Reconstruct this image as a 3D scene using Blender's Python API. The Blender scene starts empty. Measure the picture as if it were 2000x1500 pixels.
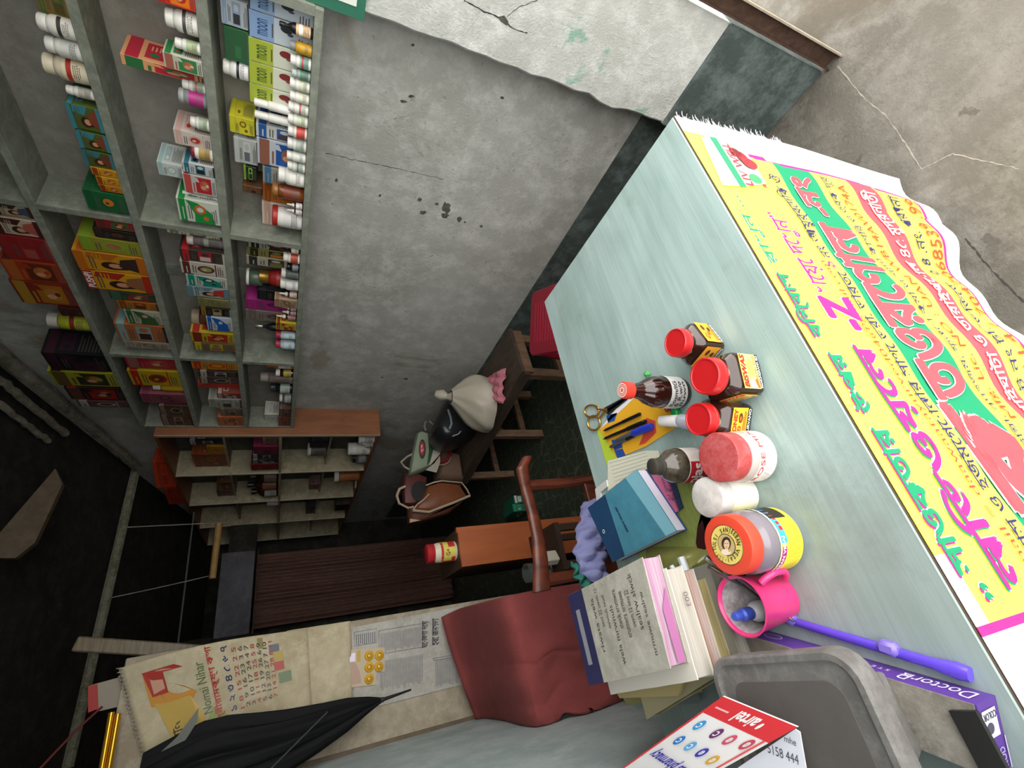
import bpy, bmesh, math, random
from mathutils import Vector, Matrix
random.seed(7)
sc = bpy.context.scene
COL = sc.collection
# ------------------------------------------------------------------ camera
FOC = 910.56
ROWS = ((-0.18289, -0.39114, -0.90198), (-0.86145, 0.50587, -0.0447), (0.47377, 0.76884, -0.42946))
EYE = 1.46
cam = bpy.data.cameras.new('camera')
cam.sensor_width = 36; cam.lens = FOC / 2000 * 36; cam.clip_start = 0.02
co = bpy.data.objects.new('camera', cam); COL.objects.link(co); sc.camera = co
r, d, f = (Vector(v).normalized() for v in ROWS)
m3 = Matrix((r, -d, -f)).transposed()
co.matrix_world = Matrix.Translation((0, 0, EYE)) @ m3.to_4x4()
# ------------------------------------------------------------------ light and exposure
w = bpy.data.worlds.new('overcast_sky'); sc.world = w; w.use_nodes = True
bg = w.node_tree.nodes['Background']
bg.inputs[0].default_value = (1.0, 0.985, 0.955, 1); bg.inputs[1].default_value = 3.1
sc.view_settings.view_transform = 'Standard'; sc.view_settings.look = 'None'
sc.view_settings.exposure = 0.8; sc.view_settings.gamma = 1
sc.cycles.max_bounces = 10; sc.cycles.diffuse_bounces = 8
sc.cycles.use_denoising = True
def lamp(name, loc, size, power, rot, col=(1, 1, 1)):
    L = bpy.data.lights.new(name, 'AREA'); L.energy = power; L.shape = 'RECTANGLE'; L.size, L.size_y = size; L.color = col
    o = bpy.data.objects.new(name, L); o.location = loc; o.rotation_euler = rot; COL.objects.link(o); return o

# ------------------------------------------------------------------ picture point -> point in the place
def ray(px, py):
    a, b = (px - 1000) / FOC, (py - 750) / FOC
    return Vector(tuple(ROWS[0][i] * a + ROWS[1][i] * b + ROWS[2][i] for i in range(3)))
def onz(px, py, z):
    v = ray(px, py); v = v * ((z - EYE) / v.z); return Vector((v.x, v.y, z))
def ony(px, py, y):
    v = ray(px, py); v = v * (y / v.y); return Vector((v.x, y, v.z + EYE))
def onx(px, py, x):
    v = ray(px, py); v = v * (x / v.x); return Vector((x, v.y, v.z + EYE))
def proj(p):
    q = Vector((p[0], p[1], p[2] - EYE)); c = [sum(ROWS[i][k] * q[k] for k in range(3)) for i in range(3)]
    return 1000 + FOC * c[0] / c[2], 750 + FOC * c[1] / c[2]

# ------------------------------------------------------------------ materials
def lin(h):
    h = h.lstrip('#'); o = []
    for i in (0, 2, 4):
        c = int(h[i:i+2], 16) / 255
        o.append(c / 12.92 if c <= 0.04045 else ((c + 0.055) / 1.055) ** 2.4)
    return (*o, 1)
MATS = {}
def mat(name, h, rough=0.5, metal=0, spec=0.5, var=0.0, vs=20.0, h2=None, bump=0, bs=60.0, trans=0, alpha=1, coat=0, stretch=None, coord='Object', ior=1.45, emit=None):
    if name in MATS: return MATS[name]
    m = bpy.data.materials.new(name); m.use_nodes = True; nt = m.node_tree; N = nt.nodes; L = nt.links
    b = N['Principled BSDF']; c = lin(h)
    b.inputs['Base Color'].default_value = c; b.inputs['Roughness'].default_value = rough; b.inputs['Metallic'].default_value = metal
    b.inputs['Specular IOR Level'].default_value = spec; b.inputs['IOR'].default_value = ior
    b.inputs['Transmission Weight'].default_value = trans; b.inputs['Alpha'].default_value = alpha; b.inputs['Coat Weight'].default_value = coat
    if emit: b.inputs['Emission Color'].default_value = lin(h); b.inputs['Emission Strength'].default_value = emit
    tc = mp = None
    if var or bump:
        tc = N.new('ShaderNodeTexCoord'); mp = N.new('ShaderNodeMapping'); L.new(tc.outputs[coord], mp.inputs[0])
        if stretch: mp.inputs['Scale'].default_value = stretch
    if var:
        n = N.new('ShaderNodeTexNoise'); n.inputs['Scale'].default_value = vs; n.inputs['Detail'].default_value = 6; n.inputs['Roughness'].default_value = 0.65
        L.new(mp.outputs[0], n.inputs['Vector'])
        cr = N.new('ShaderNodeValToRGB'); cr.color_ramp.elements[0].position = 0.32; cr.color_ramp.elements[1].position = 0.68
        c2 = lin(h2) if h2 else tuple(x * (1 - var) for x in c[:3]) + (1,)
        cr.color_ramp.elements[0].color = c2; cr.color_ramp.elements[1].color = c
        L.new(n.outputs[0], cr.inputs[0]); L.new(cr.outputs[0], b.inputs['Base Color'])
    if bump:
        n = N.new('ShaderNodeTexNoise'); n.inputs['Scale'].default_value = bs; n.inputs['Detail'].default_value = 8
        L.new(mp.outputs[0], n.inputs['Vector'])
        bp = N.new('ShaderNodeBump'); bp.inputs['Strength'].default_value = bump; bp.inputs['Distance'].default_value = 0.01
        L.new(n.outputs[0], bp.inputs['Height']); L.new(bp.outputs[0], b.inputs['Normal'])
    MATS[name] = m; return m
def pm(h, rough=0.45): return mat('printed_' + h.strip('#') + ('' if rough == 0.45 else str(rough)), h, rough)
def stained(name, base, light, dark, sc1, sc2, bump=0.4, rough=0.9, spots=None, spotcol='555550', extra=None, bs=90):
    """mottled plaster or concrete: two noises mixed, small dark pits, bump"""
    m = bpy.data.materials.new(name); m.use_nodes = True; nt = m.node_tree; N = nt.nodes; L = nt.links; b = N['Principled BSDF']
    b.inputs['Roughness'].default_value = rough; b.inputs['Specular IOR Level'].default_value = 0.25
    tc = N.new('ShaderNodeTexCoord')
    def noise(s, det=8, ro=0.6, dist=0):
        n = N.new('ShaderNodeTexNoise'); n.inputs['Scale'].default_value = s; n.inputs['Detail'].default_value = det; n.inputs['Roughness'].default_value = ro; n.inputs['Distortion'].default_value = dist
        L.new(tc.outputs['Object'], n.inputs['Vector']); return n.outputs[0]
    def ramp(src, p0, p1, c0, c1):
        r_ = N.new('ShaderNodeValToRGB'); e = r_.color_ramp.elements; e[0].position = p0; e[1].position = p1; e[0].color = c0; e[1].color = c1
        L.new(src, r_.inputs[0]); return r_.outputs[0]
    def mix(fac, a, c, kind='MIX'):
        x = N.new('ShaderNodeMix'); x.data_type = 'RGBA'; x.blend_type = kind
        if isinstance(fac, float): x.inputs[0].default_value = fac
        else: L.new(fac, x.inputs[0])
        for s, i in ((a, 6), (c, 7)):
            if isinstance(s, tuple): x.inputs[i].default_value = s
            else: L.new(s, x.inputs[i])
        return x.outputs[2]
    c = ramp(noise(sc1, dist=0.5), 0.3, 0.7, lin(dark), lin(base))
    c = mix(ramp(noise(sc2, ro=0.75), 0.45, 0.7, (0, 0, 0, 1), (1, 1, 1, 1)), c, lin(light))
    if spots: c = mix(ramp(noise(spots, det=3), 0.66, 0.7, (0, 0, 0, 1), (1, 1, 1, 1)), c, lin(spotcol))
    for (s, p, col) in (extra or []):
        c = mix(ramp(noise(s, det=5, dist=1.0), p, p + 0.05, (0, 0, 0, 1), (0.8, 0.8, 0.8, 1)), c, lin(col))
    L.new(c, b.inputs['Base Color'])
    bp = N.new('ShaderNodeBump'); bp.inputs['Strength'].default_value = bump; bp.inputs['Distance'].default_value = 0.01
    L.new(noise(bs, det=10, ro=0.7), bp.inputs['Height']); L.new(bp.outputs[0], b.inputs['Normal'])
    MATS[name] = m; return m
def wave_wood(name, c1, c2, scale=(1, 12, 1), wv=3.0, rough=0.5, dist=4.0):
    m = bpy.data.materials.new(name); m.use_nodes = True; nt = m.node_tree; N = nt.nodes; L = nt.links; b = N['Principled BSDF']
    b.inputs['Roughness'].default_value = rough
    tc = N.new('ShaderNodeTexCoord'); mp = N.new('ShaderNodeMapping'); mp.inputs['Scale'].default_value = scale; L.new(tc.outputs['Object'], mp.inputs[0])
    n = N.new('ShaderNodeTexNoise'); n.inputs['Scale'].default_value = wv; n.inputs['Detail'].default_value = 9; n.inputs['Distortion'].default_value = dist * 0.1
    L.new(mp.outputs[0], n.inputs['Vector'])
    r_ = N.new('ShaderNodeValToRGB'); e = r_.color_ramp.elements; e[0].position = 0.35; e[1].position = 0.65; e[0].color = lin(c1); e[1].color = lin(c2)
    L.new(n.outputs[0], r_.inputs[0]); L.new(r_.outputs[0], b.inputs['Base Color'])
    MATS[name] = m; return m

# ------------------------------------------------------------------ mesh building
WL = {}
def reg(o, loc, parent=None):
    COL.objects.link(o); loc = Vector(loc); WL[o.name] = loc
    if parent: o.parent = parent; o.location = loc - WL[parent.name]
    else: o.location = loc
def tag(o, label=None, cat=None, group=None, kind=None):
    if label: o['label'] = label
    if cat: o['category'] = cat
    if group: o['group'] = group
    if kind: o['kind'] = kind
    return o
LABELS = {}
def thing(name, label, cat, loc, group=None):
    o = bpy.data.objects.new(name, None); o.empty_display_size = 0.02; reg(o, loc); return tag(o, label, cat, group)
class MB:
    def __init__(s, M=None): s.v = []; s.f = []; s.m = []; s.M = M
    def add(s, vs, fs, mi=0):
        n = len(s.v); s.v += [(s.M @ Vector(v)) if s.M else Vector(v) for v in vs]
        s.f += [tuple(n + i for i in q) for q in fs]; s.m += [mi] * len(fs); return s
    def box(s, a, b, mi=0, ch=0.0):
        x0, y0, z0 = a; x1, y1, z1 = b
        if ch <= 0:
            return s.add([(x0,y0,z0),(x1,y0,z0),(x1,y1,z0),(x0,y1,z0),(x0,y0,z1),(x1,y0,z1),(x1,y1,z1),(x0,y1,z1)],
                         [(0,3,2,1),(4,5,6,7),(0,1,5,4),(1,2,6,5),(2,3,7,6),(3,0,4,7)], mi)
        pts = []
        for sx, X in ((-1, x0), (1, x1)):
            for sy, Y in ((-1, y0), (1, y1)):
                for sz, Z in ((-1, z0), (1, z1)):
                    pts += [(X - sx*ch, Y - sy*ch, Z), (X - sx*ch, Y, Z - sz*ch), (X, Y - sy*ch, Z - sz*ch)]
        bm = bmesh.new()
        for p in pts: bm.verts.new(p)
        bmesh.ops.convex_hull(bm, input=bm.verts); bm.verts.index_update()
        vs = [v.co[:] for v in bm.verts]; fs = [tuple(v.index for v in fc.verts) for fc in bm.faces]; bm.free()
        return s.add(vs, fs, mi)
    def lathe(s, prof, c=(0, 0, 0), seg=24, mi=0, sq=0.0, cap=True):
        vs = []; fs = []
        for (r_, z) in prof:
            for k in range(seg):
                a = 2 * math.pi * k / seg
                cx, sy = math.cos(a), math.sin(a)
                if sq:   # squarish cross-section
                    q = (abs(cx) ** sq + abs(sy) ** sq) ** (-1 / sq); cx *= q; sy *= q
                vs.append((c[0] + r_ * cx, c[1] + r_ * sy, c[2] + z))
        n = len(prof)
        for j in range(n - 1):
            for k in range(seg):
                a, b_ = j * seg + k, j * seg + (k + 1) % seg
                fs.append((a, b_, b_ + seg, a + seg))
        if cap:
            if prof[0][0] > 1e-5: fs.append(tuple(reversed(range(seg))))
            if prof[-1][0] > 1e-5: fs.append(tuple((n - 1) * seg + k for k in range(seg)))
        return s.add(vs, fs, mi)
    def tube(s, pts, rad, seg=8, mi=0):
        pts = [Vector(p) for p in pts]; n = len(pts); rad = rad if isinstance(rad, (list, tuple)) else [rad] * n
        vs = []; fs = []; up = Vector((0.3, 0.2, 1)).normalized()
        for i, p in enumerate(pts):
            t = (pts[min(i + 1, n - 1)] - pts[max(i - 1, 0)]).normalized()
            a = t.cross(up)
            if a.length < 1e-3: a = t.cross(Vector((1, 0, 0)))
            a.normalize(); b_ = t.cross(a)
            for k in range(seg):
                g = 2 * math.pi * k / seg; vs.append(p + (a * math.cos(g) + b_ * math.sin(g)) * rad[i])
        for i in range(n - 1):
            for k in range(seg):
                q, w_ = i * seg + k, i * seg + (k + 1) % seg; fs.append((q, w_, w_ + seg, q + seg))
        fs += [tuple(reversed(range(seg))), tuple((n - 1) * seg + k for k in range(seg))]
        return s.add(vs, fs, mi)
    def prism(s, poly, lo, hi, mi=0):   # polygon of (x,y) extruded in z, or of points with lo/hi as offset vectors
        n = len(poly)
        if isinstance(lo, (int, float)): A = [(p[0], p[1], lo) for p in poly]; B = [(p[0], p[1], hi) for p in poly]
        else: A = [Vector(p) + Vector(lo) for p in poly]; B = [Vector(p) + Vector(hi) for p in poly]
        return s.add(A + B, [tuple(reversed(range(n))), tuple(range(n, 2 * n))] + [(i, (i + 1) % n, n + (i + 1) % n, n + i) for i in range(n)], mi)
    def grid(s, fn, nu, nv, mi=0, mf=None, closed=False):
        vs = [fn(i / nu, j / nv) for j in range(nv + 1) for i in range(nu + 1)]
        n0 = len(s.v); s.v += [Vector(v) for v in vs]
        for j in range(nv):
            for i in range(nu):
                a = n0 + j * (nu + 1) + i; s.f.append((a, a + 1, a + nu + 2, a + nu + 1)); s.m.append(mf((i + .5) / nu, (j + .5) / nv) if mf else mi)
        return s
    def build(s, name, mats, parent=None, loc=None, smooth=False, label=None, solid=0):
        if not isinstance(mats, (list, tuple)): mats = [mats]
        if loc is None: loc = WL[parent.name] if parent else (0, 0, 0)
        loc = Vector(loc); me = bpy.data.meshes.new(name)
        me.from_pydata([(v - loc)[:] for v in s.v], [], s.f)
        for m in mats: me.materials.append(m)
        me.polygons.foreach_set('material_index', s.m)
        bm = bmesh.new(); bm.from_mesh(me); bmesh.ops.recalc_face_normals(bm, faces=bm.faces); bm.to_mesh(me); bm.free()
        if smooth:
            me.polygons.foreach_set('use_smooth', [True] * len(me.polygons))
            try: me.set_sharp_from_angle(angle=math.radians(smooth if smooth is not True else 40))
            except Exception: pass
        me.update(); o = bpy.data.objects.new(name, me); reg(o, loc, parent)
        if label: o['label'] = label
        if solid:
            md = o.modifiers.new('thickness', 'SOLIDIFY'); md.thickness = solid; md.offset = 0
        return o
TXT = {}
def glyphs(body, off=0.0, shear=0.0):
    k = (body, off, shear)
    if k not in TXT:
        c = bpy.data.curves.new('t', 'FONT'); c.body = body; c.size = 1; c.offset = off; c.shear = shear; c.resolution_u = 3
        o = bpy.data.objects.new('t', c); me = bpy.data.meshes.new_from_object(o)
        V = [tuple(v.co) for v in me.vertices]; Fc = [tuple(p.vertices) for p in me.polygons]
        bpy.data.objects.remove(o); bpy.data.curves.remove(c); bpy.data.meshes.remove(me)
        xs = [v[0] for v in V] or [0, 1]; ys = [v[1] for v in V] or [0, 1]
        TXT[k] = (V, Fc, min(xs), max(xs), min(ys), max(ys))
    return TXT[k]
def put_text(mb, body, fn, mi=0, off=0.0, shear=0.0, ref=None):
    """fn(u,v) maps the text's unit box to space"""
    V, Fc, x0, x1, y0, y1 = glyphs(body, 0.0, shear); ds = [(0, 0)]
    if off:   # heavier stroke: the same outline laid down again, shifted all round
        n = 4 if off < .03 else 8
        ds += [(off * math.cos(6.2832 * k / n + .4), off * math.sin(6.2832 * k / n + .4)) for k in range(n)]
    o0 = Vector(fn(.5, .5)); nn = (Vector(fn(.55, .5)) - o0).cross(Vector(fn(.5, .6)) - o0)
    nn = nn.normalized() if nn.length > 1e-12 else Vector((0, 0, 0))
    for k, (dx, dy) in enumerate(ds): mb.add([Vector(fn((v[0] + dx - x0) / (x1 - x0), (v[1] + dy - y0) / (y1 - y0))) + nn * (k * 2e-5) for v in V], Fc, mi)
def flat(o, ux, uy):
    o, ux, uy = Vector(o), Vector(ux), Vector(uy)
    return lambda u, v: o + ux * u + uy * v
class Art:
    """printing on a flat face: origin o, full-width vector ux, full-height vector uy"""
    def __init__(s, o, ux, uy, lift=0.0004):
        s.o, s.ux, s.uy = Vector(o), Vector(ux), Vector(uy); s.n = s.ux.cross(s.uy).normalized(); s.l = lift; s.mb = MB(); s.mats = []; s.k = 0
    def mi(s, m):
        m = pm(m) if isinstance(m, str) else m
        if m not in s.mats: s.mats.append(m)
        return s.mats.index(m)
    def P(s, u, v): return s.o + s.ux * u + s.uy * v + s.n * (s.l * (1 + s.k * 0.6))
    def rect(s, a, b, c, d_, m): s.k += .5; s.mb.add([s.P(a, b), s.P(c, b), s.P(c, d_), s.P(a, d_)], [(0, 1, 2, 3)], s.mi(m)); return s
    def poly(s, pts, m): s.k += .5; s.mb.add([s.P(*p) for p in pts], [tuple(range(len(pts)))], s.mi(m)); return s
    def ell(s, u, v, ru, rv, m, n=18): return s.poly([(u + ru * math.cos(6.2832 * i / n), v + rv * math.sin(6.2832 * i / n)) for i in range(n)], m)
    def text(s, t, a, b, c, d_, m, off=0.0, shear=0.0, rot=0):
        s.k += .5
        if rot == 90: fn = lambda u, v: s.P(c - (c - a) * v, b + (d_ - b) * u)
        elif rot == -90: fn = lambda u, v: s.P(a + (c - a) * v, d_ - (d_ - b) * u)
        elif rot == 'm': fn = lambda u, v: s.P(c - (c - a) * u, b + (d_ - b) * v)   # face whose width vector runs right to left
        elif rot == 'm90': fn = lambda u, v: s.P(a + (c - a) * v, b + (d_ - b) * u)
        elif rot == 180: fn = lambda u, v: s.P(c - (c - a) * u, d_ - (d_ - b) * v)
        else: fn = lambda u, v: s.P(a + (c - a) * u, b + (d_ - b) * v)
        put_text(s.mb, t, fn, s.mi(m), off, shear); return s
    def lines(s, a, b, c, d_, n, m, rnd=0.3):
        s.k += .5
        for i in range(n):
            y = b + (d_ - b) * (i + .3) / n; e = c - (c - a) * rnd * random.random()
            s.mb.add([s.P(a, y), s.P(e, y), s.P(e, y + (d_ - b) * .4 / n), s.P(a, y + (d_ - b) * .4 / n)], [(0, 1, 2, 3)], s.mi(m))
        return s
    def build(s, name, parent):
        if s.mb.f:
            o = s.mb.build(name, s.mats, parent); return o

#@@MATERIALS
PLASTER_IN = stained('grey_plaster', 'b6b6b0', 'c6c6c1', '9b9a92', 1.8, 11, bump=0.5, spots=40, spotcol='96968f', extra=[(1.3, 0.60, '958c7c')])
PLASTER_OUT = stained('whitewash_plaster', 'cfd0cb', 'e2e2de', 'b9bab3', 3.0, 14, bump=0.6, extra=[(4.2, 0.64, '7fae98')], bs=130)
DADO = stained('dark_dado_cement', '4d5855', '6d7876', '39413f', 4.0, 12, bump=0.3, rough=0.6)
CONCRETE = stained('worn_concrete', '716d65', '827e76', '5a554c', 1.6, 9, bump=0.5, spots=14, spotcol='5c5850', extra=[(1.1, 0.60, '5e564a')])
MOSAIC = stained('dark_tile', '3b4438', '4c5548', '2b3128', 6, 20, bump=0.1, rough=0.5)
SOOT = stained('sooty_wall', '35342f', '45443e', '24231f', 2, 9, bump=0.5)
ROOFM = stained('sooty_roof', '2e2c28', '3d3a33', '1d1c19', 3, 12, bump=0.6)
SHELFP = stained('green_grey_shelf_paint', '85897d', '969a8d', '6d7165', 5, 25, bump=0.15, rough=0.65)
LEFTW = stained('blue_grey_plaster', 'b0bcbc', 'bfc9ca', '93a3a0', 2, 8, bump=0.2, rough=0.7)
CONDUIT = stained('mossy_pole', '8a8874', '9f9d8c', '5f5d48', 12, 40, bump=0.6)
#@@ROOM

def struct(name, mb, m, smooth=False):
    o = mb.build(name, m, smooth=smooth); o['kind'] = 'structure'; return o
# ---- room shell
WX, FX, LX, PY = 1.47, 1.333, -0.235, 2.10
def tile_mat():
    m = bpy.data.materials.new('star_pattern_tile'); m.use_nodes = True; nt = m.node_tree; N = nt.nodes; L = nt.links; b = N['Principled BSDF']
    b.inputs['Roughness'].default_value = 0.45
    tc = N.new('ShaderNodeTexCoord'); v = N.new('ShaderNodeTexVoronoi'); v.feature = 'DISTANCE_TO_EDGE'; v.inputs['Scale'].default_value = 14; v.inputs['Randomness'].default_value = 0.55
    L.new(tc.outputs['Object'], v.inputs['Vector']); r_ = N.new('ShaderNodeValToRGB'); e = r_.color_ramp.elements
    e[0].position = 0.01; e[0].color = lin('6c705c'); e[1].position = 0.045; e[1].color = lin('3c4438'); L.new(v.outputs['Distance'], r_.inputs[0]); L.new(r_.outputs[0], b.inputs['Base Color'])
    return m
struct('floor', MB().box((-2.5, 0.62, -0.06), (1.6, 5.6, 0)), tile_mat())
struct('floor_outside', MB().box((-3.5, -3, -0.06), (4.5, 0.62, 0)), CONCRETE)
struct('wall_right', MB().box((WX, 0.547, 0), (1.65, 5.6, 3.0)), PLASTER_IN)
struct('trim_1', MB().box((WX - 0.006, 0.547, 0), (WX + 0.01, 5.4, 0.412)), DADO)
def pillar(s, t):   # far arris slightly ragged
    return None
mb = MB(); rnd = random.Random(3); zz = [0.41 + i * (2.6 - 0.41) / 46 for i in range(47)]
edge = [0.547 + rnd.uniform(-.004, .004) + (0.012 if 3 < i < 6 else 0) for i in range(47)]
vs = []
for z, e in zip(zz, edge): vs += [(1.36, 0.25, z), (1.36, e - .006, z), (1.366, e, z), (1.62, e, z), (1.62, 0.25, z)]
fs = []
for i in range(46):
    for k in range(5): a = i * 5 + k; b = i * 5 + (k + 1) % 5; fs.append((a, b, b + 5, a + 5))
mb.add(vs, fs); mb.add([], [])
mb.box((1.36, 0.25, 0.395), (1.62, 0.545, 0.41))
struct('wall_pillar', mb, PLASTER_OUT)
struct('trim_2', MB().box((1.352, 0.248, 0), (1.64, 0.549, 0.408), ch=0.004), DADO)
struct('wall_left', MB().box((LX - 0.12, 0.12, 0), (LX, PY + 0.02, 3.0)), LEFTW)
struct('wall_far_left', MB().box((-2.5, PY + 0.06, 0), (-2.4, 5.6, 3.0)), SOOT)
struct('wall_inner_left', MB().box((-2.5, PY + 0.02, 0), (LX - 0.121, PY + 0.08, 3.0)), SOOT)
mb = MB(); DY = 4.6   # wall with the curtained doorway
mb.box((-2.5, DY, 0), (0.44, DY + .1, 2.6)); mb.box((0.44, DY, 1.66), (1.28, DY + .1, 1.86))
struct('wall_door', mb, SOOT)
struct('trim_3', MB().box((0.42, DY - .03, 1.66), (1.05, DY, 1.90), ch=.004), stained('grey_lintel', '6d6c72', '77767c', '555459', 4, 12, bump=.2))
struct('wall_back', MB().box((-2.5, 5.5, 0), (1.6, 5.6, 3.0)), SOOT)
def zr(y): return 2.345 + 0.179 * (3.75 - y)
mb = MB(); mb.prism([(-2.6, 0, 0), (1.7, 0, 0), (1.7, 1, 0), (-2.6, 1, 0)], (0, 0, 0), (0, 0, 0)) if False else None
mb = MB(); A = []
for (y) in (-0.95, 5.65):  # front end carried past the shopfront, an unseen overhang added for shade
    for x in (-2.6, 1.7):
        for dz in (0.05, 0.09): A.append((x, y, zr(y) + dz))
mb.add(A, [(0, 2, 3, 1), (4, 5, 7, 6), (0, 1, 5, 4), (2, 6, 7, 3), (1, 3, 7, 5), (0, 4, 6, 2)])
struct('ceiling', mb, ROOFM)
struct('unseen_shade_beam', MB().box((LX - .12, 0.06, 2.0), (1.62, 0.20, 2.9)), PLASTER_OUT)  # unseen beam added above the opening to darken the upper shelves
# laminated white paper strip / signboard end hanging on the pillar top
sb = thing('wall_sign', 'dark green wall sign board fixed on the pillar above the bare grey wall', 'sign', onx(690, 10, 1.352))
a, b, c_, d_ = onx(633, 0, 1.352), onx(640, -60, 1.352), onx(712, 24, 1.352), onx(716, -30, 1.352)
z0, z1, y0, y1 = min(c_.z, d_.z), a.z + .04, d_.y - .2, 0.56
MB().box((1.346, y0, z0), (1.357, y1, z1)).build('board', pm('2f6a55'), sb)
MB().box((1.344, y0 + .02, z0 + .02), (1.3455, y1 - .025, z1 - .02)).build('white_panel', pm('d8dcd2'), sb)

# wall battens inside the painted shelf (plaster ribs)
# ---- rolling shutter guide
g = thing('shutter_guide_channel', 'rusty brown steel shutter channel standing upright along the whitewashed pillar', 'metal channel', (1.355, 0.215, 0))
iron = mat('rusty_iron', '5a4438', .6, .4, var=.5, vs=30, bump=.3)
mb = MB(); mb.box((1.338, 0.232, 0), (1.362, 0.2365, 2.7)); mb.box((1.3575, 0.19, 0), (1.362, 0.232, 2.7)); mb.build('web', iron, g)
MB().box((1.338, 0.190, 0), (1.3575, 0.1945, 2.7)).build('outer_flange', mat('pale_steel', 'b5aa98', .5, .3, var=.3, vs=30), g)

# ---- roof timbers and pole
def thing1(name, mb, mats, label, cat, loc, group=None, smooth=False, solid=0):
    o = mb.build(name, mats, None, loc, smooth=smooth, solid=solid); tag(o, label, cat, group); return o
RAFT = [((0, 690), (270, 912), 1.43, .03, 'thick pale bamboo rafter sloping along the right wall down to the cross pole'),
        ((0, 742), (128, 848), 1.36, .018, 'middle thin bamboo rafter lying beside the thick pale one'),
        ((0, 790), (95, 862), 1.28, .014, 'lowest short bamboo rafter end under the sloping roof')]
BAMB = stained('grey_bamboo', '8b8577', '9d988b', '5c5749', 10, 30, bump=.7)
for i, (p, q, X, rr, lab) in enumerate(RAFT):
    A, B = onx(*p, X), onx(*q, X); A2 = A + (A - B) * .5
    rnd = random.Random(i); pts = [A2.lerp(B, t / 24) + Vector((rnd.uniform(-.004, .004), 0, rnd.uniform(-.006, .006))) for t in range(25)]
    thing1('bamboo_rafter', MB().tube(pts, [rr * rnd.uniform(.85, 1.1) for _ in pts], 8), BAMB, lab, 'rafter', B, smooth=True)
YP = 3.67
A, B = ony(268, 905, YP), ony(132, 1500, YP)
pts = [A.lerp(B, t / 20) for t in range(21)]
thing1('cross_pole', MB().tube([Vector((1.47, YP, A.z))] + pts, .026, 8), CONDUIT, 'mossy pale pole running across the dark room under the roof', 'pole', pts[0], smooth=True)
# upright post carrying the pole
t_ = ony(149, 1258, YP - .06); 
t1_ = ony(149, 1258, PY + .09); t2_ = ony(440, 1277, PY + .09); dd = (t2_ - t1_).normalized(); tb_ = t1_ + dd * (t1_.z / -dd.z); ng = math.atan2(tb_.x - t1_.x, -(tb_.z - t1_.z))
MP = Matrix.Translation(tb_) @ Matrix.Rotation(-ng, 4, 'Y') if False else Matrix.Translation(tb_) @ (t1_ - tb_).to_track_quat('Z', 'Y').to_matrix().to_4x4()
t_ = tb_; YP_ = PY
thing1('wooden_post', MB(MP).box((-.022, -.022, 0), (.022, .022, (t1_ - tb_).length), ch=.004), wave_wood('dusty_post_wood', '5a4f3c', '706550', (3, 3, 30), 4), 'dusty square wooden post leaning behind the hanging calendar', 'post', tb_)
# string net of fine cords in the dark
cordm = mat('pale_cord', '97948a', .8)
A, B = ony(245, 1030, YP), ony(446, 1020, YP + .1)
thing1('upright_cord', MB().tube([A, (A + B) / 2 + Vector((0, 0, 0)), B], .0035, 6), cordm, 'thin pale cord hanging straight down from the cross pole', 'cord', B)
A, B = ony(205, 1170, YP), ony(408, 1125, YP)
pts = [A.lerp(B, t / 12) + Vector((0, 0, -.02 * math.sin(math.pi * t / 12))) for t in range(13)]
thing1('slack_cord', MB().tube(pts, .003, 6), cordm, 'slack thin cord tying the bamboo stick to the cross pole', 'cord', B)
A, B = ony(372, 1050, YP + .5), ony(352, 1240, YP + .5)
A.x = 1.284; B = Vector((-2.39, A.y, A.z)); thing1('clothes_rope', MB().tube([A, A.lerp(B, .5) + Vector((0, 0, -.03)), B], .006, 6), mat('dark_rope', '5f6264', .9), 'dim grey clothes rope stretched across the black back room', 'rope', A)
A, B = ony(428, 1022, YP), ony(415, 1130, YP)
thing1('bamboo_stick', MB().tube([A, A.lerp(B, .5), B], [.02, .021, .019], 10), mat('tan_bamboo', 'b08a52', .5, var=.3, vs=20), 'short tan bamboo stick hanging level in front of the far brown shelf', 'stick', B, smooth=True)
# sloping plank under the roof
q = [ony(*p, 2.6) for p in ((0, 1040), (108, 915), (122, 945), (68, 1060), (30, 1090), (0, 1090))]
thing1('roof_plank', MB().prism([v[:] for v in q], (0, 0, 0), (0, .03, 0)), wave_wood('old_plank', '4f4232', '635441', (3, 3, 3), 8), 'broken tan plank wedged under the black roof', 'plank', q[2])

# ---- left partition panel
M_PAN = stained('dusty_board', 'a79c88', 'b8ae9c', '8a7f6c', 3, 15, bump=.15)
XR = 0.1785
struct('wall_partition', MB().box((LX, PY, 0), (XR, PY + .035, 1.90), ch=.003), M_PAN)
struct('trim_4', MB().box((LX, PY - .012, 0), (LX + .012, PY, 1.90)), mat('brown_strip', '6e5f4c', .7, var=.3))
'''
'''
# ---- doorway curtain
cur = []
x0c, x1c, zt, yc = ony(500, 1228, DY - .12).x, ony(505, 1083, DY - .12).x, ony(505, 1085, DY - .12).z, DY - .12
def cf(u, v):
    x = x0c + (x1c - x0c) * u; fold = .014 * math.sin(u * 2 * math.pi * 10 + .8 * math.sin(v * 3)) + .006 * math.sin(u * 47)
    return (x, yc + fold, zt * (1 - v) + .02 * v)
ct = thing('doorway_curtain', 'dark brown ribbed curtain hanging in the back doorway', 'curtain', ((x0c + x1c) / 2, yc, 0))
MB().grid(cf, 160, 24).build('curtain_cloth', mat('brown_ribbed_cloth', '74554b', .9, var=.35, vs=60, bump=.5, bs=150, stretch=(1, 1, .3)), ct, smooth=True, solid=.003)
MB().tube([(x0c - .03, yc, zt + .004), (x1c + .05, yc, zt + .004)], .006, 8).build('curtain_rod', iron, ct)

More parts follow.
